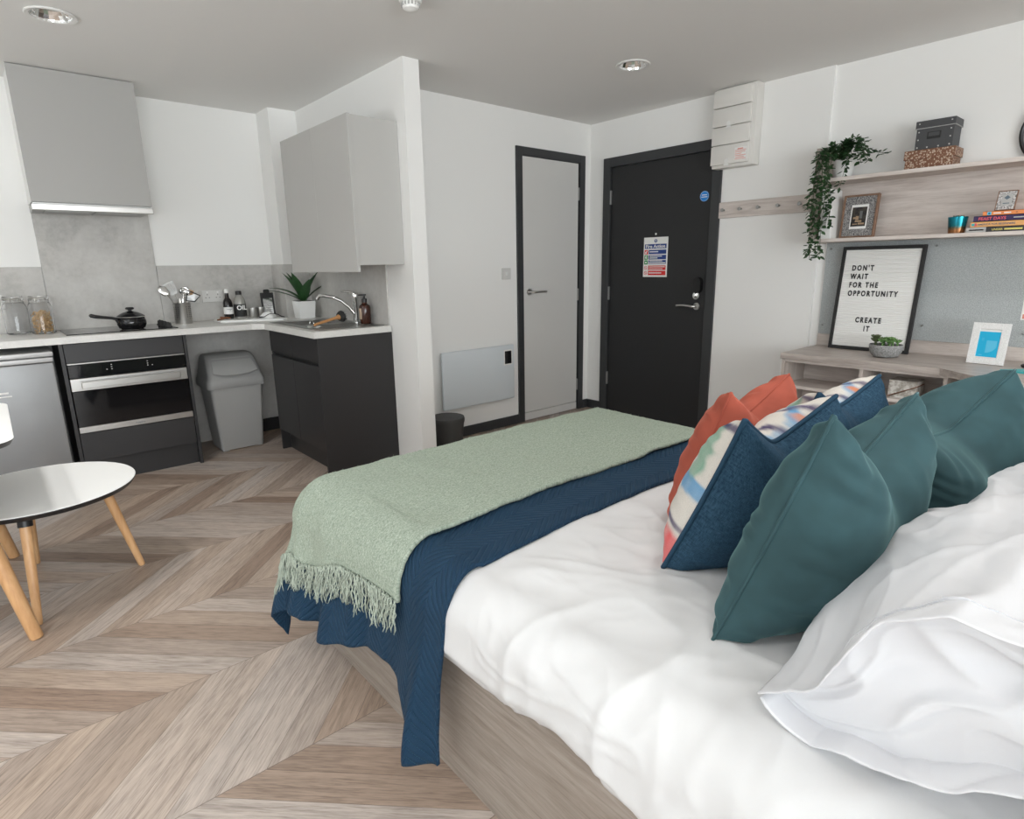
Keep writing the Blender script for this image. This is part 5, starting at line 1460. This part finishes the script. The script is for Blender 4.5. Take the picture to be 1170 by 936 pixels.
# duvet: from the head to just over the foot, hanging a little over both sides
def ridge(x, y, z=0., k=5):
    """thin soft creases along the zero lines of a noise field"""
    a = 1 - min(1, abs(nz(x, y, z)) * 2.2)
    return a ** k
def wr(x, y):
    return .006 * nz(x * 3.1, y * 2.2, 1.7) + .004 * nz(x * 7 + y * 3, y * 5 - x * 2, 4.) + .0022 * nz(x * 16 + y * 5, y * 9, 8.)
def duvet_pt(u, v):
    s = lerp(.272, -1.275 - .27, u); q = lerp(BY0 + .02 - CYF, .20, v)
    s_ = s
    if u < .2: s_ = s + (.018 * math.sin((CYF + q) * 7.3) + .010 * math.sin((CYF + q) * 17.)) * sstep(.2, 0, u)
    p = drape(s_, q, 0., lambda y: .018 + .012 * math.sin(y * 6.1 + 1) - .015 * sstep(.9, 1.3, y), lambda x: .01, lambda ph: .01)
    y = CYF + q
    p.z += wr(p.x, y) * (1. if s < 0 else sstep(.25, .0, s)) * 1.5
    ridge_w = .010 * max(0, nz(p.x * 2.2 + y * 1.4, y * 1.1 - p.x * .8, 22.)) + .004 * abs(nz(p.x * 6 - y * 4, y * 3.2 + p.x * 3, 31.))
    ridge_ = .007 * ridge(p.x * 1.5 + y * .9, y * 1.3 - p.x * .5, 51., 6) + .005 * ridge(p.x * 3.0 + y * 1.6, y * 2.2 - p.x * 1.5, 57., 7)
    ridge_ += .0022 * ridge(p.x * 4.5 + y * 3.5, y * 3.4 - p.x * 2.8, 63., 4) + .0016 * ridge(p.x * 8 - y * 4.5, y * 6 + p.x * 4, 67., 4)
    fine = .0045 * ridge(y * 5.5 + p.z * 6, p.z * 9 - y * 3.2, 71., 4) + .003 * ridge(y * 9 - p.z * 8, p.z * 12 + y * 4, 77., 4)
    damp = sstep(.97, .84, y)
    if s < 0: p.z += (ridge_w + ridge_) * damp 
    else:
        p.z += (ridge_w + ridge_) * damp * sstep(.2, 0, s); p.x -= (1.5 * ridge_ + fine) * sstep(0, .12, s) * damp
        p.x -= (.012 * nz(y * 4., p.z * 4, 3.) + .007 * nz(y * 11. + p.z * 9, p.z * 6, 6.)) * sstep(0, .12, s) * damp
        if s > .22: p.x += .030 * sstep(.22, .272, s)
    return p
bm = B(); grid(bm, duvet_pt, 270, 300); solid(bm, .004)
single('duvet', bm, M['linen'], 'plump white duvet spread over the bed', 'duvet', (1.38, .8, .41), None, True)

# quilt
SQ = [(.95, .565), (1.065, .560), (1.10, .50), (1.16, .435), (1.25, .405), (1.33, .40), (1.42, .43), (1.54, .465), (1.735, .465)]
FLQ = [(.95, .0), (.99, .012), (1.065, .085), (1.13, .045), (1.22, .012), (1.34, .025), (1.44, .065), (1.54, .095), (1.60, .055), (1.635, .035), (1.69, .085), (1.735, .105)]
def q_side(y): return interp(y, FLQ)
def q_corner(ph): return interp(ph, [(0, .105), (.22, .085), (.5, .14), (.8, .10), (1.1, .13), (PI / 2, .06)])
def q_foot(x): return .06 + .03 * math.sin(x * 13)
QY0 = .985
def quilt_pt(u, v, off=.010):
    q = lerp(QY0 - CYF, .42, v); y = CYF + q
    smax = interp(min(y, CYF), SQ)
    s = lerp(smax, -1.275 - .30, u)
    p = drape(s, q, off, q_side, q_foot, q_corner)
    e = sstep(0, .5, s)
    if q < 0:
        p.y += -.012 * sstep(0, .12, s) + .045 * e * sstep(1.12, .97, y)
    # soft creases running across the bed near the edge
    if s < 0 and q < 0:
        p.z += .006 * nz(p.x * 2.5, y * 9, 2.) * sstep(.0, -.1, s) + wr(p.x, y)
        p.y += .010 * nz(p.x * 2.2, 9.3) + .006 * math.sin(p.x * 5)
    elif s > 0:
        p.x += .006 * nz(y * 9, p.z * 5, 7.) + .004 * nz(y * 21, p.z * 9, 4.)
    return p
bm = B()
def quilt_uv(u, v):
    q = lerp(QY0 - CYF, .42, v); y = CYF + q
    smax = interp(min(y, CYF), SQ); return (lerp(smax, -1.575, u) + 2, y)
grid(bm, quilt_pt, 220, 130, quilt_uv)
bm2 = bm
solid(bm, .009)
o = single('quilt', bm, M['quilt'], 'navy herringbone-stitched quilt laid across the bed', 'quilt', (1.38, 1.4, .2), None, True)

# throw
TY0 = 1.172
def t_side(y): return interp(y, [(1.1, .025), (1.19, .03), (1.30, .028), (1.42, .06), (1.54, .098), (1.60, .062), (1.64, .05), (1.69, .088), (1.735, .11)])
def t_corner(ph): return interp(ph, [(0, .11), (.22, .095), (.5, .15), (.8, .12), (1.1, .14), (PI / 2, .07)])
ST = .225
def throw_pt(u, v, off=.026):
    q = lerp(TY0 - CYF, .36, v); y = CYF + q
    smax = ST + .014 * math.sin(y * 9.) + .085 * sstep(1.42, 1.72, y)
    s = lerp(smax, -1.275 - .26, u)
    p = drape(s, q, off, t_side, q_foot, t_corner)
    if s < 0 and q < 0:
        p.z += wr(p.x, y) + .004 * nz(p.x * 4, y * 4, 6.)
        p.y += (.014 * nz(p.x * 1.9, 3.1) + .008 * nz(p.x * 6, 1.1)) * sstep(1.4, 1.2, y)
    elif s > 0 and q <= 0:
        p.y -= .02 * sstep(0, .2, s) * sstep(1.5, 1.2, y)
        p.x += .005 * nz(y * 8, p.z * 5, 3.)
    n_ = .0016 * nz(p.x * 60, p.y * 60, p.z * 60) + .0014 * nz(p.x * 140, p.y * 140, p.z * 140)
    p.z += n_ if s < .1 else 0; p.x -= n_ if s > .1 else 0
    return p
t = thing('throw', 'fringed sage green wool throw draped over the foot of the bed', 'throw', (1.38, 1.5, .3))
bm = B()
def throw_uv(u, v): return (lerp(ST, -1.535, u), lerp(TY0, 2.1, v))
grid(bm, throw_pt, 260, 150, throw_uv); solid(bm, .010); obj('blanket', bm, M['throw'], t, True)
bm = B(); rf = random.Random(21)
NF = 330
for i in range(NF):
    v = (i + rf.random() * .6) / NF
    p = throw_pt(0., v); p2 = throw_pt(.012, v)
    d = (p - p2).normalized()
    clump = math.floor(i / 9. + .35 * nz(i * .4, 3.))
    rc = random.Random(int(clump))
    lean = Vector((rc.uniform(-.10, .10), rc.uniform(-.42, .42), 0))
    L = .105 * rf.uniform(.75, 1.15)
    dirn = (d * .55 + Vector((0, 0, -.75)) + lean + Vector((rf.uniform(-.12, .06), rf.uniform(-.14, .14), 0))).normalized()
    pts = []
    for k in range(8):
        q = k / 7
        pts.append(p + d * (-.006) + dirn * L * q + Vector((-.006 + .004 * math.sin(q * 9 + i), .005 * math.sin(q * 7 + i * 2.3), .006 * q * q)))
    tube(bm, pts, [.0021, .0019, .0017, .0016, .0016, .0015, .0014, .001], 5)
obj('fringe', bm, M['fringe'], t, True)
# stray wool hairs along the surface
bm = B()
for i in range(2600):
    u, v = rf.uniform(.0, .93), rf.random()
    p = throw_pt(u, v); a = throw_pt(min(1, u + .004), v) - p; b = throw_pt(u, min(1, v + .006)) - p
    n_ = a.cross(b)
    if n_.length < 1e-12: continue
    n_.normalize()
    if n_.z < 0 and u > .15: n_ = -n_
    if u < .1 and n_.x > 0: n_ = -n_
    r_ = Vector((rf.uniform(-1, 1), rf.uniform(-1, 1), rf.uniform(-.3, .6)))
    e = p + (n_ * .6 + r_ * .9).normalized() * rf.uniform(.003, .008)
    tube(bm, [p, lerp(p, e, .5) + n_ * .002, e], [.0003, .00025, .00015], 3, cap=False)
o = obj('wool_fuzz', bm, M['fringe'], t)
o['kind'] = 'stuff'

# ------------------------------------------------------------------ cushions
def cushion_geo(bl, br, tr, tl, thick, n=64, chop=0., chop_w=.38, pinch=.06, seed=0., pucker=.006, back=1.1, front=.85, chopx=0., sag=0.):
    """two sheets (front, back) sharing a seam. corners seen from the front face; front normal = (br-bl)x(tl-bl)"""
    bl, br, tr, tl = map(Vector, (bl, br, tr, tl))
    N_ = ((br - bl).cross(tl - bl) + (tr - tl).cross(tr - br)).normalized()
    Ux = (br - bl).normalized(); Uy = (tl - bl).normalized()
    size = ((br - bl).length + (tl - bl).length) / 2
    def base(s, t):
        a = .25 * ((1 - s) * (1 - t) * bl + (1 + s) * (1 - t) * br + (1 + s) * (1 + t) * tr + (1 - s) * (1 + t) * tl)
        # edges curve inwards between the corners
        ex = Ux * (-s) * pinch * size * .5 * (1 - t * t) * abs(s) ** 1.5
        ey = Uy * (-t) * pinch * size * .5 * (1 - s * s) * abs(t) ** 1.5
        a = a + ex + ey
        if chop: a = a - Uy * chop * max(0, 1.04 - math.sqrt(((s - chopx) / .95) ** 2 + .012)) * ((t + 1) / 2) ** 2.2
        return a
    def th(s, t):
        h = (max(0, 1 - abs(s) ** 2.6) * max(0, 1 - abs(t) ** 2.6)) ** .44
        if chop: h *= 1 - .35 * math.exp(-((s - chopx) / (chop_w * .8)) ** 2) * ((t + 1) / 2) ** 2
        return h
    def pt(s, t, side):
        b = base(s, t); h = th(s, t)
        dx, dy = (1 - abs(s)), (1 - abs(t))
        pk = 0.
        sd = seed + side * 3.3
        pk += pucker * math.exp(-dx / .22) * math.sin(t * 24 + 5 * nz(t * 3, sd)) * sstep(0, .06, dx)
        pk += pucker * math.exp(-dy / .22) * math.sin(s * 24 + 5 * nz(s * 3, sd + 9)) * sstep(0, .06, dy)
        pk += (.010 * nz(s * 1.6, t * 1.6, sd) + .006 * nz(s * 3.4 + t, t * 3.2 - s, sd + 4)) * h
        k = front if side > 0 else back
        c = b + N_ * side * (thick * .5 * k * h + pk)
        if sag: c.z -= sag * h * (1 - t) * .25
        return c
    return base, pt, N_

def build_cushion(name, label, corners, thick, mats, base_z, group=None, print_fn=None, pipe=.0045, pipe_mat=None, tag_at=None, **kw):
    n = kw.pop('n', 72)
    base, pt, N_ = cushion_geo(*corners, thick, **kw)
    t = thing(name, label, 'cushion', tuple((Vector(corners[0]) + Vector(corners[1])) / 2), group)
    org = world_loc(t)
    for side, nm, mt in ((1, 'front_cover', mats[0]), (-1, 'back_cover', mats[1])):
        bm = B()
        f = lambda u, v: pt(2 * (u ** 1) - 1, 2 * v - 1, side) - org
        def fs(u, v):
            e = lambda x: .5 - .5 * math.cos(PI * x)
            return f(lerp(u, e(u), .6), lerp(v, e(v), .6))
        V = grid(bm, fs, n, n, lambda u, v: (u, v))
        bmesh.ops.recalc_face_normals(bm, faces=bm.faces)
        o = obj(nm, bm, mt, t, True, local=True)
        if side > 0 and print_fn:
            ca = o.data.color_attributes.new('Print', 'FLOAT_COLOR', 'POINT')
            k = 0
            e = lambda x: .5 - .5 * math.cos(PI * x)
            for i in range(n + 1):
                for j in range(n + 1):
                    u, v = i / n, j / n
                    c = print_fn(lerp(u, e(u), .6), lerp(v, e(v), .6)); ca.data[k].color = (*c, 1); k += 1
    bm = B(); P = []
    m = 60
    for i in range(m): P.append(base(-1 + 2 * i / m, -1))
    for i in range(m): P.append(base(1, -1 + 2 * i / m))
    for i in range(m): P.append(base(1 - 2 * i / m, 1))
    for i in range(m): P.append(base(-1, 1 - 2 * i / m))
    tube(bm, [p - org for p in P], pipe, 8, True); obj('piping', bm, pipe_mat or mats[1], t, True, local=True)
    if tag_at:
        s, tt = tag_at
        c = base(s, tt); u_ = (base(s, tt + .02) - c).normalized(); w_ = (base(s + .05, tt) - c).normalized()
        bm = B(); Mt = basis(c - w_ * .012 - org, u_, w_)
        box(bm, -.012, .012, -.014, .004, -.001, .001); bmesh.ops.transform(bm, matrix=Mt, verts=bm.verts); tg = obj('care_tag', bm, M['soft_black'], t, local=True)
        bm = B(); box(bm, -.003, .010, -.012, .002, -.0016, .0016); bmesh.ops.transform(bm, matrix=Mt, verts=bm.verts); obj('tag_print', bm, M['paper'], tg, local=True)
        tg.children[0].location = (0, 0, 0)
    return t

def mixc(a, b, k): return tuple(lerp(x, y, k) for x, y in zip(a, b))
CREAM, PURP, LBLUE, SAGE, CORAL, ORNG = (.60, .57, .52), (.045, .03, .10), (.12, .30, .50), (.20, .36, .27), (.62, .14, .14), (.62, .22, .08)
def brush_print(seed):
    def fn(u, v):
        u = 1 - u                                             # 0 at the near edge
        c = CREAM
        w = .012 * nz(u * 14, v * 14, seed) + .006 * nz(u * 40, v * 40, seed)
        def band(d, w0, col, c, soft=.012): return mixc(c, col, (1 - sstep(w0 - soft, w0 + soft, abs(d) + w)) * (.85 + .3 * nz(u * 30, v * 6, seed + 2)))
        # sage column near the near side, blue swash, purple arcs, coral sun, orange fleck
        if True:
            c = band(u - (.085 + .015 * math.sin(v * 7)), .050, SAGE, c) if .50 < v < .93 else c
            c = band(v - (.50 - .25 * u), .052, LBLUE, c) if u < .34 else c
            c = band(v - (.245 - .12 * u), .014, PURP, c) if u < .40 else c
            d = math.hypot(u - .02, v - .045); c = band(d, .15, CORAL, c, .02)
            d = math.hypot(u - .06, (v - 1.02) * 1.1); c = band(d - .11, .020, PURP, c) if u < .3 else c
            d = math.hypot(u - .62, v - .72); c = band(d - .30, .020, LBLUE, c) if u > .40 and v > .45 else c
            d = math.hypot(u - .42, v - 1.05); c = band(d - .20, .015, PURP, c)
            d = math.hypot(u - .95, v - .86); c = band(d - .17, .016, PURP, c)
            d = math.hypot(u - .75, v - 1.02); c = band(d, .035, ORNG, c) if v > .93 else c
            c = band(u - .86, .06, SAGE, c) if v < .5 else c
        return c
    return fn

def bz(x, y): return TOPZ + .012
ZC = .618
# corners: bl, br, tr, tl seen from the front (front faces +y, so bl has the LARGER x); near side = smaller x
def quad(nb, fb, ft, nt_): return (Vector(fb), Vector(nb), Vector(nt_), Vector(ft))
build_cushion('rust_cushion', 'rust orange velvet cushion furthest from the white pillows', quad((1.213, .800, ZC), (1.63, .86, ZC), (1.645, .722, .962), (1.222, .662, .982)), .25, (M['rust'], M['rust']), ZC, 'cushions on the bed', chop=.085, seed=1., pipe=.003, front=.6)
build_cushion('painted_cushion', 'cream painted cushion with navy back between rust and teal cushions', quad((1.022, .682, ZC), (1.43, .67, ZC), (1.420, .513, .967), (1.025, .524, .979)), .24, (M['print'], M['navy_linen']), ZC, 'cushions on the bed', brush_print(2.), chop=.085, seed=5., pipe=.0055, pucker=.0035, tag_at=(.985, -.86))
build_cushion('painted_cushion', 'cream painted cushion with navy back, the one further across the bed', quad((1.50, .72, ZC), (1.90, .69, ZC), (1.835, .557, .954), (1.47, .570, .955)), .24, (M['print'], M['navy_linen']), ZC, 'cushions on the bed', brush_print(9.), chop=.06, seed=12., pipe=.0055, pucker=.0035)
build_cushion('teal_cushion', 'large teal velvet cushion nearest the photographer', quad((.868, .470, ZC), (1.30, .43, ZC), (1.335, .336, 1.012), (.884, .320, 1.050)), .25, (M['teal'], M['teal']), ZC, 'cushions on the bed', chop=.11, seed=21., pipe=.0035, front=.62, back=1.05, pinch=.055)
build_cushion('teal_cushion', 'large teal velvet cushion on the far side leaning back on a pillow', quad((1.46, .50, ZC), (1.93, .44, ZC), (1.85, .272, 1.002), (1.42, .345, .90)), .33, (M['teal'], M['teal']), ZC, 'cushions on the bed', chop=.07, seed=33., pipe=.0035, front=.8)

# ------------------------------------------------------------------ pillows
def build_pillow(label, nb, fb, ft, nt_, thick, seed, open_end=True):
    corners = quad(nb, fb, ft, nt_)
    base, pt, N_ = cushion_geo(*corners, thick, pinch=.05, seed=seed, pucker=.006)
    t = thing('pillow', label, 'pillow', tuple((Vector(nb) + Vector(fb)) / 2), 'white pillows at the head of the bed')
    org = world_loc(t)
    nearv = (Vector(nb) - Vector(fb)).normalized()
    def P(s, tt, side):
        # the near end (s=+1) stays open: its thickness does not close to a seam
        c = pt(s, tt, side)
        if open_end:
            b = base(s, tt)
            k = sstep(.15, 1., s)
            qq = (tt + 1) / 2; lens = .145 * math.sin(PI * qq) ** 2.4 if side > 0 else .092 * math.sin(PI * qq ** .7) ** .8
            c2 = b + N_ * side * (lens * (1 - .18 * k) + .006 * math.sin(tt * 9 + seed) * k)
            c = lerp(c, c2, k)
            c = c + nearv * (.05 * k * k * (1 - tt * tt))
        # creases running in from the end and corner
        cr = .007 * math.sin(tt * 10 + 3 * nz(s * 2, tt * 2, seed)) * sstep(.1, .9, s) + .0065 * ridge(s * 1.3 - tt * .8, tt * 1.5 + s, seed + 2, 5) + .0045 * ridge(s * 1.6 + tt * 2.6, tt * 2.2 - s * .6, seed + 12, 5) + .003 * nz(s * 5, tt * 2.2, seed + 7) * sstep(.3, 1, s) + .010 * nz(s * 2.2 + tt * 1.5, tt * 2.5, seed + 5) + .005 * abs(nz(s * 5 - tt * 6, tt * 4 + s * 3, seed + 8))
        return c + N_ * side * cr * (.25 + .75 * (1 - abs(tt)))
    bm = B()
    n = 130
    f = grid(bm, lambda u, v: P(2 * u - 1, 2 * v - 1, 1) - org, n, n)
    b = grid(bm, lambda u, v: P(2 * u - 1, 2 * v - 1, -1) - org, n, n)
    bmesh.ops.remove_doubles(bm, verts=bm.verts, dist=1e-5)
    bmesh.ops.recalc_face_normals(bm, faces=bm.faces)
    bmesh.ops.solidify(bm, geom=bm.faces[:], thickness=.0025)
    obj('pillowcase', bm, M['pillow_linen'], t, True, local=True)
    if open_end:
        bm = B()
        def inner(u, v):
            tt = 2 * v - 1
            a, c = P(.86, tt, 1), P(.86, tt, -1)
            p = lerp(a, c, -.03 + 1.06 * u)
            bulge = math.sin(PI * u) * math.sin(PI * v)
            return p + nearv * ((-.03 + .035 * nz(u * 2.5, v * 3, seed) + .020 * ridge(u * 1.2 + v * 2.6, v * 1.6 - u * 1.5, seed, 3) + .012 * ridge(u * 2 - v * 3, v * 2 + u * 2, seed + 4, 4)) * bulge) - org
        grid(bm, inner, 60, 90); bmesh.ops.recalc_face_normals(bm, faces=bm.faces)
        obj('inner_flap', bm, M['pillow_linen'], t, True, local=True)
    return t
build_pillow('white pillow with its open end towards the photographer', (.765, .335, .640), (1.42, .36, .64), (1.44, -.12, .89), (.80, -.14, .87), .30, 3.)
build_pillow('white pillow on the far side behind the teal cushion', (1.46, .36, .64), (2.03, .36, .64), (2.03, -.10, .90), (1.46, -.10, .90), .17, 14., False)
# the flatter pillow lying under the near one, its corner showing at the bottom edge
def build_flat(label, x0, x1, y0, y1, z, thick, seed):
    corners = quad((x0, y1, z), (x1, y1, z), (x1, y0, z + .02), (x0, y0, z + .02))
    base, pt, N_ = cushion_geo(*corners, thick, pinch=.05, seed=seed, pucker=.006)
    t = thing('pillow', label, 'pillow', ((x0 + x1) / 2, (y0 + y1) / 2, z - thick / 2), 'white pillows at the head of the bed')
    org = world_loc(t)
    bm = B()
    for sd in (1, -1): grid(bm, lambda u, v: pt(2 * u - 1, 2 * v - 1, sd) - org, 60, 60)
    bmesh.ops.remove_doubles(bm, verts=bm.verts, dist=1e-5); bmesh.ops.recalc_face_normals(bm, faces=bm.faces)
    obj('pillowcase', bm, M['pillow_linen'], t, True, local=True)
build_flat('white pillow lying flat at the bottom right corner of the photo', .80, 1.42, -.24, .10, .672, .10, 41.)

# ================================================================== LIGHT, CAMERA, RENDER SETTINGS
def area(name, loc, rot, sx, sy, power, col=(1, 1, 1), spread=PI):
    li = bpy.data.lights.new(name, 'AREA'); li.shape = 'RECTANGLE'; li.size = sx; li.size_y = sy; li.energy = power; li.color = col; li.spread = spread
    o = link(bpy.data.objects.new(name, li)); o.location = loc; o.rotation_euler = rot
    return o
# daylight entering through the two windows
yl, zl = (WL[0] + WL[1]) / 2, (WL[2] + WL[3]) / 2
xr, zr = (WR[0] + WR[1]) / 2, (WR[2] + WR[3]) / 2
DAY = (.915, .968, 1.0); FILL = 3.8
area('window_daylight', (XL - .12, yl, zl), (0, -PI / 2, 0), WL[3] - WL[2], WL[1] - WL[0], 15, DAY)
area('window_daylight', (xr, YR - .12, zr), (PI / 2, 0, 0), WR[1] - WR[0], WR[3] - WR[2], 255, DAY)
# added uplights just outside both windows, put in to brighten the ceiling
area('added_uplight', (XL - .20, yl, WL[2] + .05), (0, -PI / 2 - 1.0, 0), .35, WL[1] - WL[0], 120, DAY, spread=1.9)
area('added_uplight', (xr, YR - .20, WR[2] + .05), (PI / 2 + 1.0, 0, 0), WR[1] - WR[0], .35, 130, DAY, spread=1.9)
# unseen fill discs without fittings, added to lift bed and table tops
for lx, ly, kw in ((.45, 1.0, .35), (1.85, .65, 1.5), (-.85, 2.15, 2.6), (-.4, 3.1, 2.0), (-.85, .2, 1.4), (.45, -.6, .6), (1.75, -.9, .6), (3.1, .3, 1.3)):
    li = bpy.data.lights.new('added_ceiling_fill', 'AREA'); li.shape = 'DISK'; li.size = .19; li.energy = FILL * kw; li.color = (1., .985, .965); li.spread = 2.4
    o = link(bpy.data.objects.new('added_ceiling_fill', li)); o.location = (lx, ly, CH - .006)
w = bpy.data.worlds.new('World'); sc.world = w; w.use_nodes = True
w.node_tree.nodes['Background'].inputs[0].default_value = (.85, .92, 1., 1); w.node_tree.nodes['Background'].inputs[1].default_value = 1.0

F = 677.944
CAMR = [[0.7536891, -0.6570551, -0.0152096], [-0.1653876, -0.1672125, -0.9719501], [0.6360815, 0.7350637, -0.234695]]
cd_ = bpy.data.cameras.new('camera'); cam = link(bpy.data.objects.new('camera', cd_))
cd_.sensor_fit = 'HORIZONTAL'; cd_.sensor_width = 36.0; cd_.lens = 36.0 * F / 1170.0; cd_.clip_start = .02
# rows: camera right, down, forward in world axes
r_, dn, fw = (Vector(v) for v in CAMR)
cam.matrix_world = Matrix(((r_.x, -dn.x, -fw.x, 0.), (r_.y, -dn.y, -fw.y, 0.), (r_.z, -dn.z, -fw.z, 1.265), (0, 0, 0, 1)))
sc.camera = cam
sc.view_settings.view_transform = 'Standard'; sc.view_settings.look = 'None'; sc.view_settings.gamma = 1.0; sc.view_settings.use_curve_mapping = False
sc.view_settings.exposure = 0.0
sc.cycles.max_bounces = 10; sc.cycles.diffuse_bounces = 8
